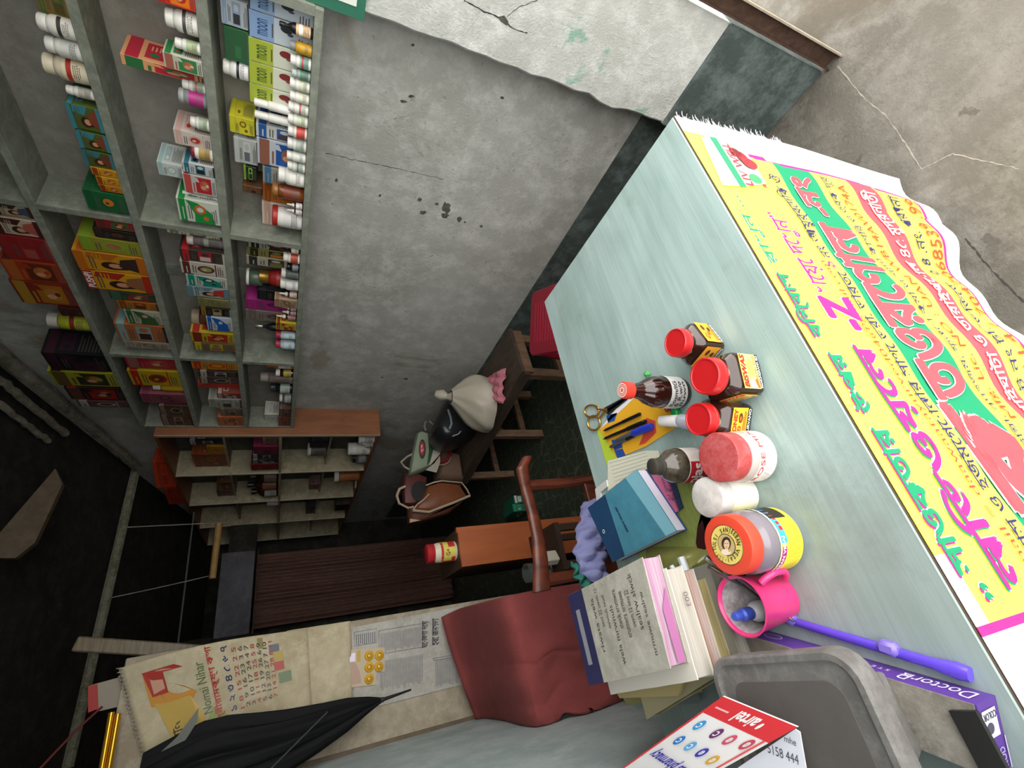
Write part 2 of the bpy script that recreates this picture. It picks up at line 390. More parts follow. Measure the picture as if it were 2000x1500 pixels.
# ------------------------------------------------------------------ table
TZ = 0.76; TX0, TX1, TY0, TY1 = -0.225, 0.887, 0.338, 0.945
def laminate():
    m = bpy.data.materials.new('pale_green_laminate'); m.use_nodes = True; nt = m.node_tree; N = nt.nodes; L = nt.links; b = N['Principled BSDF']
    b.inputs['Roughness'].default_value = 0.42; b.inputs['Specular IOR Level'].default_value = 0.4
    tc = N.new('ShaderNodeTexCoord')
    def tex(kind, scale, st, **kw):
        mp = N.new('ShaderNodeMapping'); mp.inputs['Scale'].default_value = st; L.new(tc.outputs['Object'], mp.inputs[0])
        n = N.new(kind); n.inputs['Scale'].default_value = scale
        for k, v in kw.items(): n.inputs[k].default_value = v
        L.new(mp.outputs[0], n.inputs['Vector']); return n.outputs[0]
    def ramp(src, *st):
        r_ = N.new('ShaderNodeValToRGB'); e = r_.color_ramp.elements
        while len(e) < len(st): e.new(.5)
        for k, (p, c) in enumerate(st): e[k].position = p; e[k].color = c
        L.new(src, r_.inputs[0]); return r_.outputs[0]
    def mx(f_, a, c, kind='MIX'):
        x = N.new('ShaderNodeMix'); x.data_type = 'RGBA'; x.blend_type = kind
        if isinstance(f_, float): x.inputs[0].default_value = f_
        else: L.new(f_, x.inputs[0])
        L.new(a, x.inputs[6])
        if isinstance(c, tuple): x.inputs[7].default_value = c
        else: L.new(c, x.inputs[7])
        return x.outputs[2]
    base = ramp(tex('ShaderNodeTexNoise', 3.5, (1, 2, 1), Detail=5, Distortion=.6), (.3, lin('93aaa5')), (.7, lin('a9bebb')))
    wave = ramp(tex('ShaderNodeTexNoise', 2.2, (1.2, 26, 1), Detail=5, Distortion=.25), (.38, (.86, .86, .86, 1)), (.60, (1.04, 1.04, 1.04, 1)))
    c = mx(0.6, base, wave, 'MULTIPLY')
    fine = ramp(tex('ShaderNodeTexNoise', 5, (1.2, 70, 1), Detail=4), (.35, (.86, .86, .86, 1)), (.65, (1.05, 1.05, 1.05, 1)))
    c = mx(0.6, c, fine, 'MULTIPLY')
    dirt = ramp(tex('ShaderNodeTexNoise', 5, (1, 1, 1), Detail=8, Roughness=.75), (.56, (0, 0, 0, 1)), (.75, (.6, .6, .6, 1)))
    c = mx(dirt, c, lin('7d8580'))
    sx = N.new('ShaderNodeSeparateXYZ'); L.new(tc.outputs['Object'], sx.inputs[0])
    ad = N.new('ShaderNodeMath'); ad.operation = 'MULTIPLY_ADD'; L.new(tex('ShaderNodeTexNoise', 9, (1, 1, 1), Detail=9, Roughness=.8), ad.inputs[0]); ad.inputs[1].default_value = .5; L.new(sx.outputs[0], ad.inputs[2])
    grime = ramp(ad.outputs[0], (-.24 + .24, (.42, .42, .42, 1)), (.0 + .12, (0, 0, 0, 1)))
    c = mx(grime, c, lin('6f716c'))
    L.new(c, b.inputs['Base Color']); return m
LAM = laminate()
tb = thing('counter_table', 'pale green laminate counter table with a yellow banner hung over its front', 'table', (.33, .64, 0))
MB().box((TX0, TY0, TZ - .026), (TX1, TY1, TZ), ch=.0015).build('table_top', LAM, tb)
edge_m = mat('dark_table_edge', '6b5a4c', .7, var=.3)
mb = MB(); mb.box((TX0, TY0 - .002, TZ - .024), (TX1, TY0 + .001, TZ - .002)); mb.build('edge_strip', edge_m, tb)
wd = wave_wood('table_wood', '4a3527', '5c4331', (8, 8, 2), 4)
for x in (TX0 + .02, TX1 - .07):
    for y in (TY0 + .03, TY1 - .08): MB().box((x, y, 0), (x + .05, y + .05, TZ - .026)).build('leg', wd, tb)
MB().box((TX0 + .03, TY1 - .04, TZ - .13), (TX1 - .03, TY1 - .02, TZ - .026)).build('apron', wd, tb)
MB().box((TX0 + .03, TY0 + .02, TZ - .35), (TX1 - .03, TY0 + .035, TZ - .026)).build('front_board', wd, tb)

# ---- damage to plaster and floor
WR = bpy.data.objects['wall_right']; WPL = bpy.data.objects['wall_pillar']; FO = bpy.data.objects['floor_outside']
hole = stained('broken_plaster', '5d5b52', '6c6a60', '3f3d36', 30, 80, bump=.6)
for c_, rx_, ry_, sd in (((872, 406), 9, 13, 1), ((869, 421), 8, 6, 2), ((820, 390), 5, 4, 3), ((826, 415), 8, 4, 4), ((853, 398), 4, 3, 5), ((897, 428), 5, 6, 6), ((908, 434), 3, 2, 7), ((657, 352), 4, 4, 8), ((742, 382), 3, 3, 9), ((940, 442), 3, 3, 10), ((788, 198), 8, 3, 11), ((803, 188), 7, 3, 12), ((806, 88), 4, 3, 13), ((793, 740), 5, 2, 14), ((746, 737), 3, 1, 15), ((981, 191), 4, 3, 16)):
    rr = random.Random(sd); P = [onx(c_[0] + rx_ * rr.uniform(.6, 1.15) * math.cos(k * .5236), c_[1] + ry_ * rr.uniform(.6, 1.15) * math.sin(k * .5236), WX) for k in range(12)]
    MB().prism(P, Vector((-.0008, 0, 0)), Vector((.001, 0, 0))).build('plaster_hole', hole, WR)
def crack(pts, fn, parent, m, w_=.0012, seed=0, nrm=(-1, 0, 0)):
    rr = random.Random(seed); Q = []
    for a_, b2 in zip(pts, pts[1:]):
        n = max(3, int(math.hypot(b2[0] - a_[0], b2[1] - a_[1]) / 6))
        for k in range(n): Q.append(fn(a_[0] + (b2[0] - a_[0]) * k / n + rr.uniform(-1.2, 1.2), a_[1] + (b2[1] - a_[1]) * k / n + rr.uniform(-1.2, 1.2)))
    Q.append(fn(*pts[-1])); mb = MB(); nv = Vector(nrm)
    S = [((Q[min(i + 1, len(Q) - 1)] - Q[max(i - 1, 0)]).cross(nv)).normalized() * w_ * rr.uniform(.25, 1.3) for i in range(len(Q))]
    vs = [p + nv * .0005 + s_ * k for p, s_ in zip(Q, S) for k in (-1, 1)]
    mb.add(vs, [(2 * i, 2 * i + 1, 2 * i + 3, 2 * i + 2) for i in range(len(Q) - 1)]).build('crack', m, parent)
ck = mat('crack_shadow', '3a3832', .95)
crack([(637, 299), (700, 314), (780, 330), (866, 350)], lambda x, y: onx(x, y, WX), WR, ck, .0011, 1)
crack([(905, 0), (945, 22), (985, 38), (1000, 55), (1030, 64)], lambda x, y: onx(x, y, 1.36), WPL, ck, .0016, 2)
crack([(985, 38), (1012, 14), (1050, 0)], lambda x, y: onx(x, y, 1.36), WPL, ck, .0008, 3)
P = [onx(*p, 1.36) for p in ((972, 33), (985, 30), (993, 42), (990, 50), (978, 42))]; MB().prism(P, Vector((-.0008, 0, 0)), Vector((.001, 0, 0))).build('plaster_hole', hole, WPL)
lt_ = mat('pale_crack', '948d80', .95)
crack([(1637, 130), (1690, 195), (1730, 225), (1775, 290), (1800, 330)], lambda x, y: onz(x, y, 0), FO, lt_, .0018, 4, (0, 0, 1))
crack([(1885, 465), (1930, 520), (2000, 590)], lambda x, y: onz(x, y, 0), FO, ck, .0020, 5, (0, 0, 1)); crack([(1800, 330), (1860, 300), (1990, 330)], lambda x, y: onz(x, y, 0), FO, lt_, .0012, 6, (0, 0, 1))
# ------------------------------------------------------------------ banner
TL = [(0, 0), (.288, .276), (.43, .455), (.585, .553), (.70, .62), (.98, .742)]
def bpos(x, v, lift=0.0):
    vl = next((b0 + (b1 - b0) * (v - a0) / (a1 - a0) for (a0, b0), (a1, b1) in zip(TL, TL[1:]) if v <= a1), TL[-1][1] + (v - .98) * .5)
    t = min(1, max(0, (x - .29) / .48)); tv = vl * (1 - t) + v * t
    if x < .29: tv = vl + (.29 - x) * .10 * max(0, v - .6)
    z = TZ - .002 - .74 * tv
    depth = .092 * .74 * tv + .012 * math.sin(x * 17 + v * 3) * v * v + .006 * math.sin(x * 41 + 2) * v
    # what the left part loses in height is taken up by the cloth bulging
    depth += .0 if x > .77 else .03 * (1 - t) * max(0, v - .5)
    xx = x - .045 * max(0, v - .5) * (1 if x > .7 else 0)
    return Vector((xx, TY0 - .004 - depth - lift + (.0 if v > .02 else .004 * 0), max(z, .012 - lift * 0)))
bn = thing('advertising_banner', 'yellow green and red printed cloth banner hanging from the front of the counter table', 'banner', (.35, TY0, TZ))
YEL, GRN, MAG, RED, NAV, WHT, BRN = 'fbf056', '128a5e', 'd8267f', 'ea4d55', '2a2560', 'f6f4f6', 'b5492e'
XL, XRB = -.19, .885
xs = sorted(set([XL, -.092, -.082, .778, .788, XRB] + [XL + (XRB - XL) * i / 64 for i in range(65)]))
vs_ = sorted(set([0, .035, .288, .43, .585, .70, .89, .905, .98] + [.98 * i / 40 for i in range(41)]))
cm = [pm(WHT, .8), pm(YEL, .8), pm(GRN, .8), pm(RED, .8), pm(MAG, .8)]
mb = MB(); nx = len(xs)
mb.v = [bpos(x, v) for v in vs_ for x in xs]
for j in range(len(vs_) - 1):
    for i in range(nx - 1):
        x, v = (xs[i] + xs[i + 1]) / 2, (vs_[j] + vs_[j + 1]) / 2
        k = 1
        rlim = .836 - (.836 - .783) * (v - .036) / .208 if v < .244 else .783 - .014 * (v - .244) / .64
        if x < -.092 or x > rlim + .012 or v > .905: k = 0
        elif x < -.082 or x > rlim or v > .89: k = 4 if (x < -.082 or v > .2) else 0
        elif v < .035 and x < -.0: k = 0
        elif .288 < v < .43: k = 2
        elif .585 < v < .70 and x > .13: k = 3
        a = j * nx + i; mb.f.append((a, a + 1, a + nx + 1, a + nx)); mb.m.append(k)
mb.build('banner_cloth', cm, bn, smooth=True, solid=.0012)
for i_ in range(len(xs)): pass
def bfn(x0, x1, v0, v1, slant=0.0, lift=.0022):   # v0 = top of the letters, v1 = bottom
    return lambda u, t: bpos(x0 + (x1 - x0) * u, v1 + (v0 - v1) * t + slant * u, lift)
def btext(body, x0, x1, v0, v1, col, outline=None, off=.012, shadow=None, slant=0.0, bold=.012):
    bold = min(bold, .03) if len(body) > 2 else bold; off = min(off, .03)
    if outline:
        m_ = MB(); put_text(m_, body, bfn(x0, x1, v0, v1, slant, .0022), 0, bold + off); m_.build('lettering_outline', pm(outline, .8), bn)
    if shadow:
        m_ = MB(); put_text(m_, body, bfn(x0 - .003, x1 - .003, v0 - .004, v1 - .004, slant, .0028), 0, bold * .5); m_.build('lettering_shadow', pm(shadow, .8), bn)
    m_ = MB(); put_text(m_, body, bfn(x0, x1, v0, v1, slant, .0034), 0, bold); m_.build('lettering', pm(col, .8), bn)
btext('„ সাওকতার', -.06, .16, .022, .075, GRN, WHT, .03, MAG, bold=.03)
btext('উপর', .185, .285, .018, .068, GRN, WHT, .03, MAG, bold=.03)
btext('বিশ্বাস', .315, .445, .010, .068, GRN, WHT, .02, MAG, bold=.03)
btext('রাখুন ...', .465, .64, .022, .062, GRN, WHT, .01, bold=.004)
btext('লিভওয়েল', -.055, .30, .10, .200, MAG, WHT, .02, GRN, bold=.028)
btext('-Z', .335, .40, .12, .215, MAG, WHT, .02, bold=.05)
btext('খেয়ে দেখুন”', .41, .605, .122, .20, MAG, WHT, .01, bold=.003)
btext('Email = daawaatayurved04@gmail.com', -.06, .49, .204, .232, BRN, bold=.0)
btext('গ্যাস ও হজমেগোলার সাথে ভরা. ভারতে', -.05, .465, .238, .284, NAV, bold=.010)
btext('১', .475, .49, .222, .252, MAG)
btext('নং আয়ুর্বেদিক ঔ', .50, .735, .222, .282, NAV, bold=.008)
btext('ক', .03, .19, .300, .42, RED, WHT, .02, bold=.05)
btext('তওরেণাল', .205, .60, .300, .425, RED, WHT, .015, bold=.03)
btext('-নং', .63, .745, .318, .395, RED, WHT, .015, bold=.03)
btext('ভূড়ি কাটিয়া, বদহজম, ফুলো কৃমি ও সাদি কাশির ও ত্বক দূর।', .02, .77, .440, .492, NAV, bold=.006)
btext('Mfg. Lic. NO : UAN WB14AV0174A', .165, .745, .505, .550, BRN, bold=.01)
btext('গাইঘাটা ও তারাইপোল ৪৫ মুদ্রনাতী', .165, .745, .598, .692, WHT, bold=.012)
btext('পোস্ট নং টি. ভিডেড়. 2 8 .নং. পরগনা', .12, .75, .715, .80, NAV, bold=.008)
btext('9883 / L4 / 7047068539 . 99', .12, .755, .815, .875, BRN, bold=.006)
# product picture printed at the banner's right end
def bart(pts, col, name, lift=.003):
    m_ = MB(); m_.add([bpos(x, v, lift) for x, v in pts], [tuple(range(len(pts)))]); return m_.build(name, pm(col, .8), bn)
bart([(.665, .02), (.82, .05), (.825, .10), (.815, .205), (.70, .20), (.675, .10)], 'cfeee6', 'printed_panel', .003)
bart([(.672, .085), (.83, .085), (.83, .11), (.674, .11)], '2f8a63', 'printed_panel', .0036)
def bell(cx, cv, rx, rv, col, n=16): bart([(cx + rx * math.cos(6.2832 * k / n), cv + rv * math.sin(6.2832 * k / n)) for k in range(n)], col, 'printed_fruit', .004)
bell(.775, .165, .022, .02, '93262c'); bell(.757, .178, .018, .026, 'b5313a'); bell(.79, .15, .015, .02, '6d2020'); bell(.708, .165, .014, .022, '44a860')
m_ = MB(); put_text(m_, 'LIV WELL', bfn(.682, .815, .112, .140, 0, .0048), 0, .02); m_.build('lettering', pm('c9343c', .8), bn)
m_ = MB(); put_text(m_, 'R', bfn(.69, .70, .185, .2), 0, .02); m_.build('lettering', pm('c9343c', .8), bn)
# frayed threads on the right edge
mb = MB(); rnd = random.Random(5)
for i in range(110):
    v = rnd.uniform(0.01, .42); p = bpos(XRB, v, 0); q = p + Vector((rnd.uniform(.006, .022), rnd.uniform(-.004, .004), rnd.uniform(-.006, .004)))
    mb.tube([p, (p + q) / 2 + Vector((0, 0, .002)), q], .00035, 3)
o = mb.build('frayed_threads', pm('efe9f2', .8), bn); o['kind'] = 'stuff'
mb = MB()
for px, py in ((1311, 233), (1395, 367), (1447, 457), (1608, 735), (1530, 590)):
    p = onz(px, py, TZ); mb.lathe([(0, -.0005), (.0045, -.0003), (.0035, .0012), (0, .0016)], (p.x, TY0 + .001, TZ - .004), 10)
mb.build('tack', mat('rusty_tack', '6b3a2a', .5, .5), bn)

# ------------------------------------------------------------------ painted wall shelf
SY0, SY1 = 0.562, 2.795
DIV = [1.308, 2.086]
EZ = EYE
LEV = [(-.033, -.013), (.202, .226), (.443, .465), (.685, .705), (.93, .952)]
sh = thing('wall_shelf', 'grey-green painted wooden shelf unit fixed along the right wall, crowded with medicines', 'shelf', (FX, SY0, EZ + LEV[0][0]))
for k, (a, b) in enumerate(LEV):
    MB().box((FX, SY0, EZ + a), (WX - .001, SY1 if k < 4 else DIV[0] + .02, EZ + b), ch=.0015).build('shelf_board', SHELFP, sh)
for k in range(4):
    for yd in ([SY0 - .0, *DIV, SY1 - .02] if k < 3 else [SY0, DIV[0]]):
        MB().box((FX + .001, yd - .001, EZ + LEV[k][1]), (WX, yd + .019, EZ + LEV[k + 1][0])).build('shelf_divider', SHELFP, sh)
BACKP = stained('dark_shelf_back', '8f8b82', '9a968c', '77736a', 3, 14, bump=0.35)
for k in range(4): MB().box((WX - .004, SY0 + .019, EZ + LEV[k][1]), (WX - .0012, SY1 - (.02 if k < 3 else 1.4), EZ + LEV[k + 1][0])).build('shelf_back', BACKP, sh)  # thin panels added in front of the wall, darker than its plaster
def ypix(py, X, z):
    lo, hi = .3, 9.0
    for _ in range(50):
        m_ = (lo + hi) / 2
        if proj((X, m_, z))[1] < py: lo = m_
        else: hi = m_
    return (lo + hi) / 2
def zpix(px, X, y):
    lo, hi = 0.3, 3.2
    for _ in range(50):
        m_ = (lo + hi) / 2
        if proj((X, y, m_))[0] > px: lo = m_
        else: hi = m_
    return (lo + hi) / 2
for k, pys in enumerate([(535,), (528,), ()]):   # plaster ribs behind the boards
    for py in pys:
        y = ypix(py, WX, EZ + LEV[k][1]); MB().box((WX - .014, y, EZ + LEV[k][1]), (WX - .0045, y + .05, EZ + LEV[k + 1][0])).build('wall_rib', SHELFP, sh)

WHT_P = mat('white_plastic', 'dcdad2', .35); AMB = mat('amber_glass', '3a1c10', .12, spec=.6, coat=.3); BLKP = mat('black_plastic', '18181a', .35)
ROWN = ['the lowest painted shelf', 'the second painted shelf from below', 'the third painted shelf from below', 'the top painted shelf']
BAYN = ['nearest bay', 'middle bay', 'far bay']
LINES = '55504a'
def art_face(o, ux, uy, c1, c2, c3, style, txt=None, tcol=None, seed=0):
    A = Art(o, ux, uy); rnd = random.Random(seed)
    if style == 'moon':
        A.rect(.0, .62, 1, 1, c2).ell(.7, .42, .16, .10, c3).ell(.52, .36, .07, .05, '8a4a44' if c2 == 'a5b23c' else '4a4e58').text('moon', .18, .72, .8, .88, '2b4a7a' if c2 != 'a5b23c' else '3c5a2a', .01).lines(.2, .62, .75, .67, 1, LINES, 0)
        A.lines(.08, .05, .55, .24, 4, LINES)
        if txt: A.text(txt, .1, .08, .95, .2, 'c23528', .02)
    elif style == 'lady':
        A.rect(0, .0, 1, .12, c2).poly([(.62, .5), (1, .35), (1, .8), (.7, .84)], c2).lines(.68, .6, .95, .76, 3, c1).ell(.35, .5, .22, .16, '3a221a').poly([(.14, .5), (.2, .28), (.34, .24), (.3, .5)], '3a221a').ell(.36, .45, .13, .10, 'c98f6e').poly([(.1, .12), (.9, .12), (.75, .36), (.35, .40)], c3).rect(.0, .86, 1, 1, c2).lines(.1, .72, .9, .82, 2, LINES)
        if txt: A.text(txt, .1, .87, .9, .98, tcol or 'f4f4f0', .02)
    elif style == 'photo':
        A.rect(.08, .15, .92, .62, c2).ell(.5, .36, .28, .15, c3).ell(.40, .40, .11, .08, 'c9906c').ell(.62, .34, .12, .08, 'b06a3c').ell(.52, .28, .09, .05, c1).rect(0, .75, 1, .95, c3).rect(.1, .66, .6, .70, c3).poly([(.66, .5), (.9, .56), (.86, .7), (.7, .68)], c1)
        if txt: A.text(txt, .1, .78, .9, .92, tcol or 'f4f4f0', .02)
        A.lines(.1, .03, .9, .12, 2, LINES)
    elif style == 'plain':
        q = rnd.random()
        A.rect(.0, .80, 1, .95, c2)
        if q < .35: A.poly([(0, .12), (.55, .2), (.9, .5), (1, .78), (.4, .6), (0, .62)], c2).ell(.62, .46, .20, .14, c3).ell(.62, .46, .11, .08, c1).ell(.25, .34, .1, .07, c3)
        elif q < .7: A.rect(.08, .30, .92, .60, c2).rect(.12, .33, .5, .57, c3).ell(.70, .45, .14, .09, c1).rect(0, .0, 1, .05, c3)
        else: A.ell(.5, .45, .30, .19, c2).ell(.5, .45, .2, .13, c3).ell(.46, .48, .07, .05, c1).rect(0, .22, 1, .245, c2)
        A.lines(.1, .06, .85, .20, 3, LINES).lines(.15, .65, .8, .76, 2, LINES).lines(.1, .84, .7, .90, 1, c1)
        if txt: A.text(txt, .1, .58, .9, .72, tcol or c2, .02)
    elif style == 'side':
        A.rect(.0, .80, 1, .95, c2).rect(.14, .52, .86, .74, c2).lines(.12, .08, .88, .46, 7, LINES).ell(.3, .63, .1, .06, c3).lines(.5, .56, .8, .70, 3, c1)
    return A
def carton(x0, x1, y0, y1, z0, z1, c1, c2, c3, style='plain', txt=None, tcol=None, label='', cat='box', group=None, seed=0, dull=0, name='carton', rot=0):
    rr = random.Random(seed); cx, cy = (x0 + x1) / 2, (y0 + y1) / 2
    M = Matrix.Translation((cx, cy, 0)) @ Matrix.Rotation(rot, 4, 'Z') @ Matrix.Translation((-cx, -cy, 0))
    o = MB(M).box((x0, y0, z0), (x1, y1, z1), ch=.0008).build(name, pm(c1), None, (cx, cy, z0)); tag(o, label, cat, group)
    A = art_face(M @ Vector((x0, y1, z0)), M.to_3x3() @ Vector((0, y0 - y1, 0)), (0, 0, z1 - z0), c1, c2, c3, style, txt, tcol, seed)
    A.build('printed_front', o)
    B = art_face(M @ Vector((x0, y0, z0)), M.to_3x3() @ Vector((x1 - x0, 0, 0)), (0, 0, z1 - z0), c1, c2, c3, 'side', None, None, seed + 1)
    B.build('printed_side', o)
    return o
def bottle(cx, cy, z0, h, r, body, cap, lab, label, cat='bottle', group=None, kind='pill', name=None, txt=None, seed=0, lab2=None):
    o = thing(name or {'pill': 'pill_bottle', 'syrup': 'syrup_bottle', 'drop': 'dropper_bottle', 'jar': 'plastic_jar'}[kind], label, cat, (cx, cy, z0), group)
    c = (cx, cy, z0)
    if kind == 'pill':
        hb = h * .76; MB().lathe([(r * .9, 0), (r, r * .1), (r, hb - r * .35), (r * .8, hb - r * .05), (r * .72, hb), (r * .72, hb + .002)], c, 20).build('bottle_body', body, o, smooth=True)
        MB().lathe([(r * .82, hb), (r * .84, hb + .001), (r * .84, h - .002), (r * .76, h)], c, 20).build('cap', cap, o, smooth=True); l0, l1 = hb * .16, hb * .74
    elif kind == 'jar':
        hb = h * .82; MB().lathe([(r * .9, 0), (r, r * .12), (r, hb - r * .25), (r * .9, hb)], c, 22).build('bottle_body', body, o, smooth=True)
        MB().lathe([(r * .98, hb), (r * 1.0, hb + .002), (r * 1.0, h - .003), (r * .9, h)], c, 22).build('cap', cap, o, smooth=True); l0, l1 = hb * .15, hb * .78
    elif kind == 'syrup':
        hb = h * .62; MB().lathe([(r * .9, 0), (r, r * .15), (r, hb - r * .3), (r * .75, hb + h * .05), (r * .36, hb + h * .14), (r * .34, h * .86)], c, 20).build('bottle_body', body, o, smooth=True)
        MB().lathe([(r * .46, h * .82), (r * .48, h * .825), (r * .48, h - .002), (r * .4, h)], c, 16).build('cap', cap, o, smooth=True); l0, l1 = hb * .12, hb * .82
    else:
        hb = h * .55; MB().lathe([(r * .9, 0), (r, r * .15), (r, hb * .85), (r * .5, hb), (r * .45, hb + .004)], c, 16).build('bottle_body', body, o, smooth=True)
        MB().lathe([(r * .6, hb), (r * .6, hb + h * .12), (r * .35, hb + h * .16), (r * .22, h - .002), (r * .15, h)], c, 14).build('cap', cap, o, smooth=True); l0, l1 = hb * .1, hb * .8
    if lab:
        MB().lathe([(r * 1.012, l0), (r * 1.012, l1)], c, 22, cap=False).build('paper_label', lab if not isinstance(lab, str) else pm(lab), o, smooth=True)
        mb = MB(); rr = r * 1.025; rnd = random.Random(seed)
        if lab2: 
            for i in range(14):
                a0 = math.pi + .25 - 1.4 + i * .2; a1 = a0 + .2
                mb.add([(cx + rr * math.cos(a), cy + rr * math.sin(a), z0 + l0 + (l1 - l0) * t) for a, t in ((a0, .55), (a1, .55), (a1, .8), (a0, .8))], [(0, 1, 2, 3)], 1)
        for j in range(4):
            t0 = .12 + j * .1; e = 1.0 - rnd.random() * .5; n_ = 6
            for i in range(n_):
                a0 = math.pi + .4 - .8 * e + i * 1.6 * e / n_; a1 = a0 + 1.6 * e / n_ * .8
                mb.add([(cx + rr * math.cos(a), cy + rr * math.sin(a), z0 + l0 + (l1 - l0) * t) for a, t in ((a0, t0), (a1, t0), (a1, t0 + .045), (a0, t0 + .045))], [(0, 1, 2, 3)], 0)
        if txt:
            def fn(u, v, rr=r * 1.03):
                a = math.pi + .45 + .75 - 1.5 * u * 1.0
                a = math.pi - .75 + .4 + 1.5 * (1 - u) * 1.0 if False else (math.pi * 1.22 + .8) - 1.6 * (1 - u) if False else math.pi * 1.2 - .8 + 1.6 * u
                return Vector((cx + rr * math.cos(a), cy + rr * math.sin(a), z0 + l0 + (l1 - l0) * (.56 + .24 * v)))
            put_text(mb, txt, fn, 1, .02)
        mb.build('label_printing', [pm(LINES), pm(lab2 or '8a2a2a')], o)
    return o
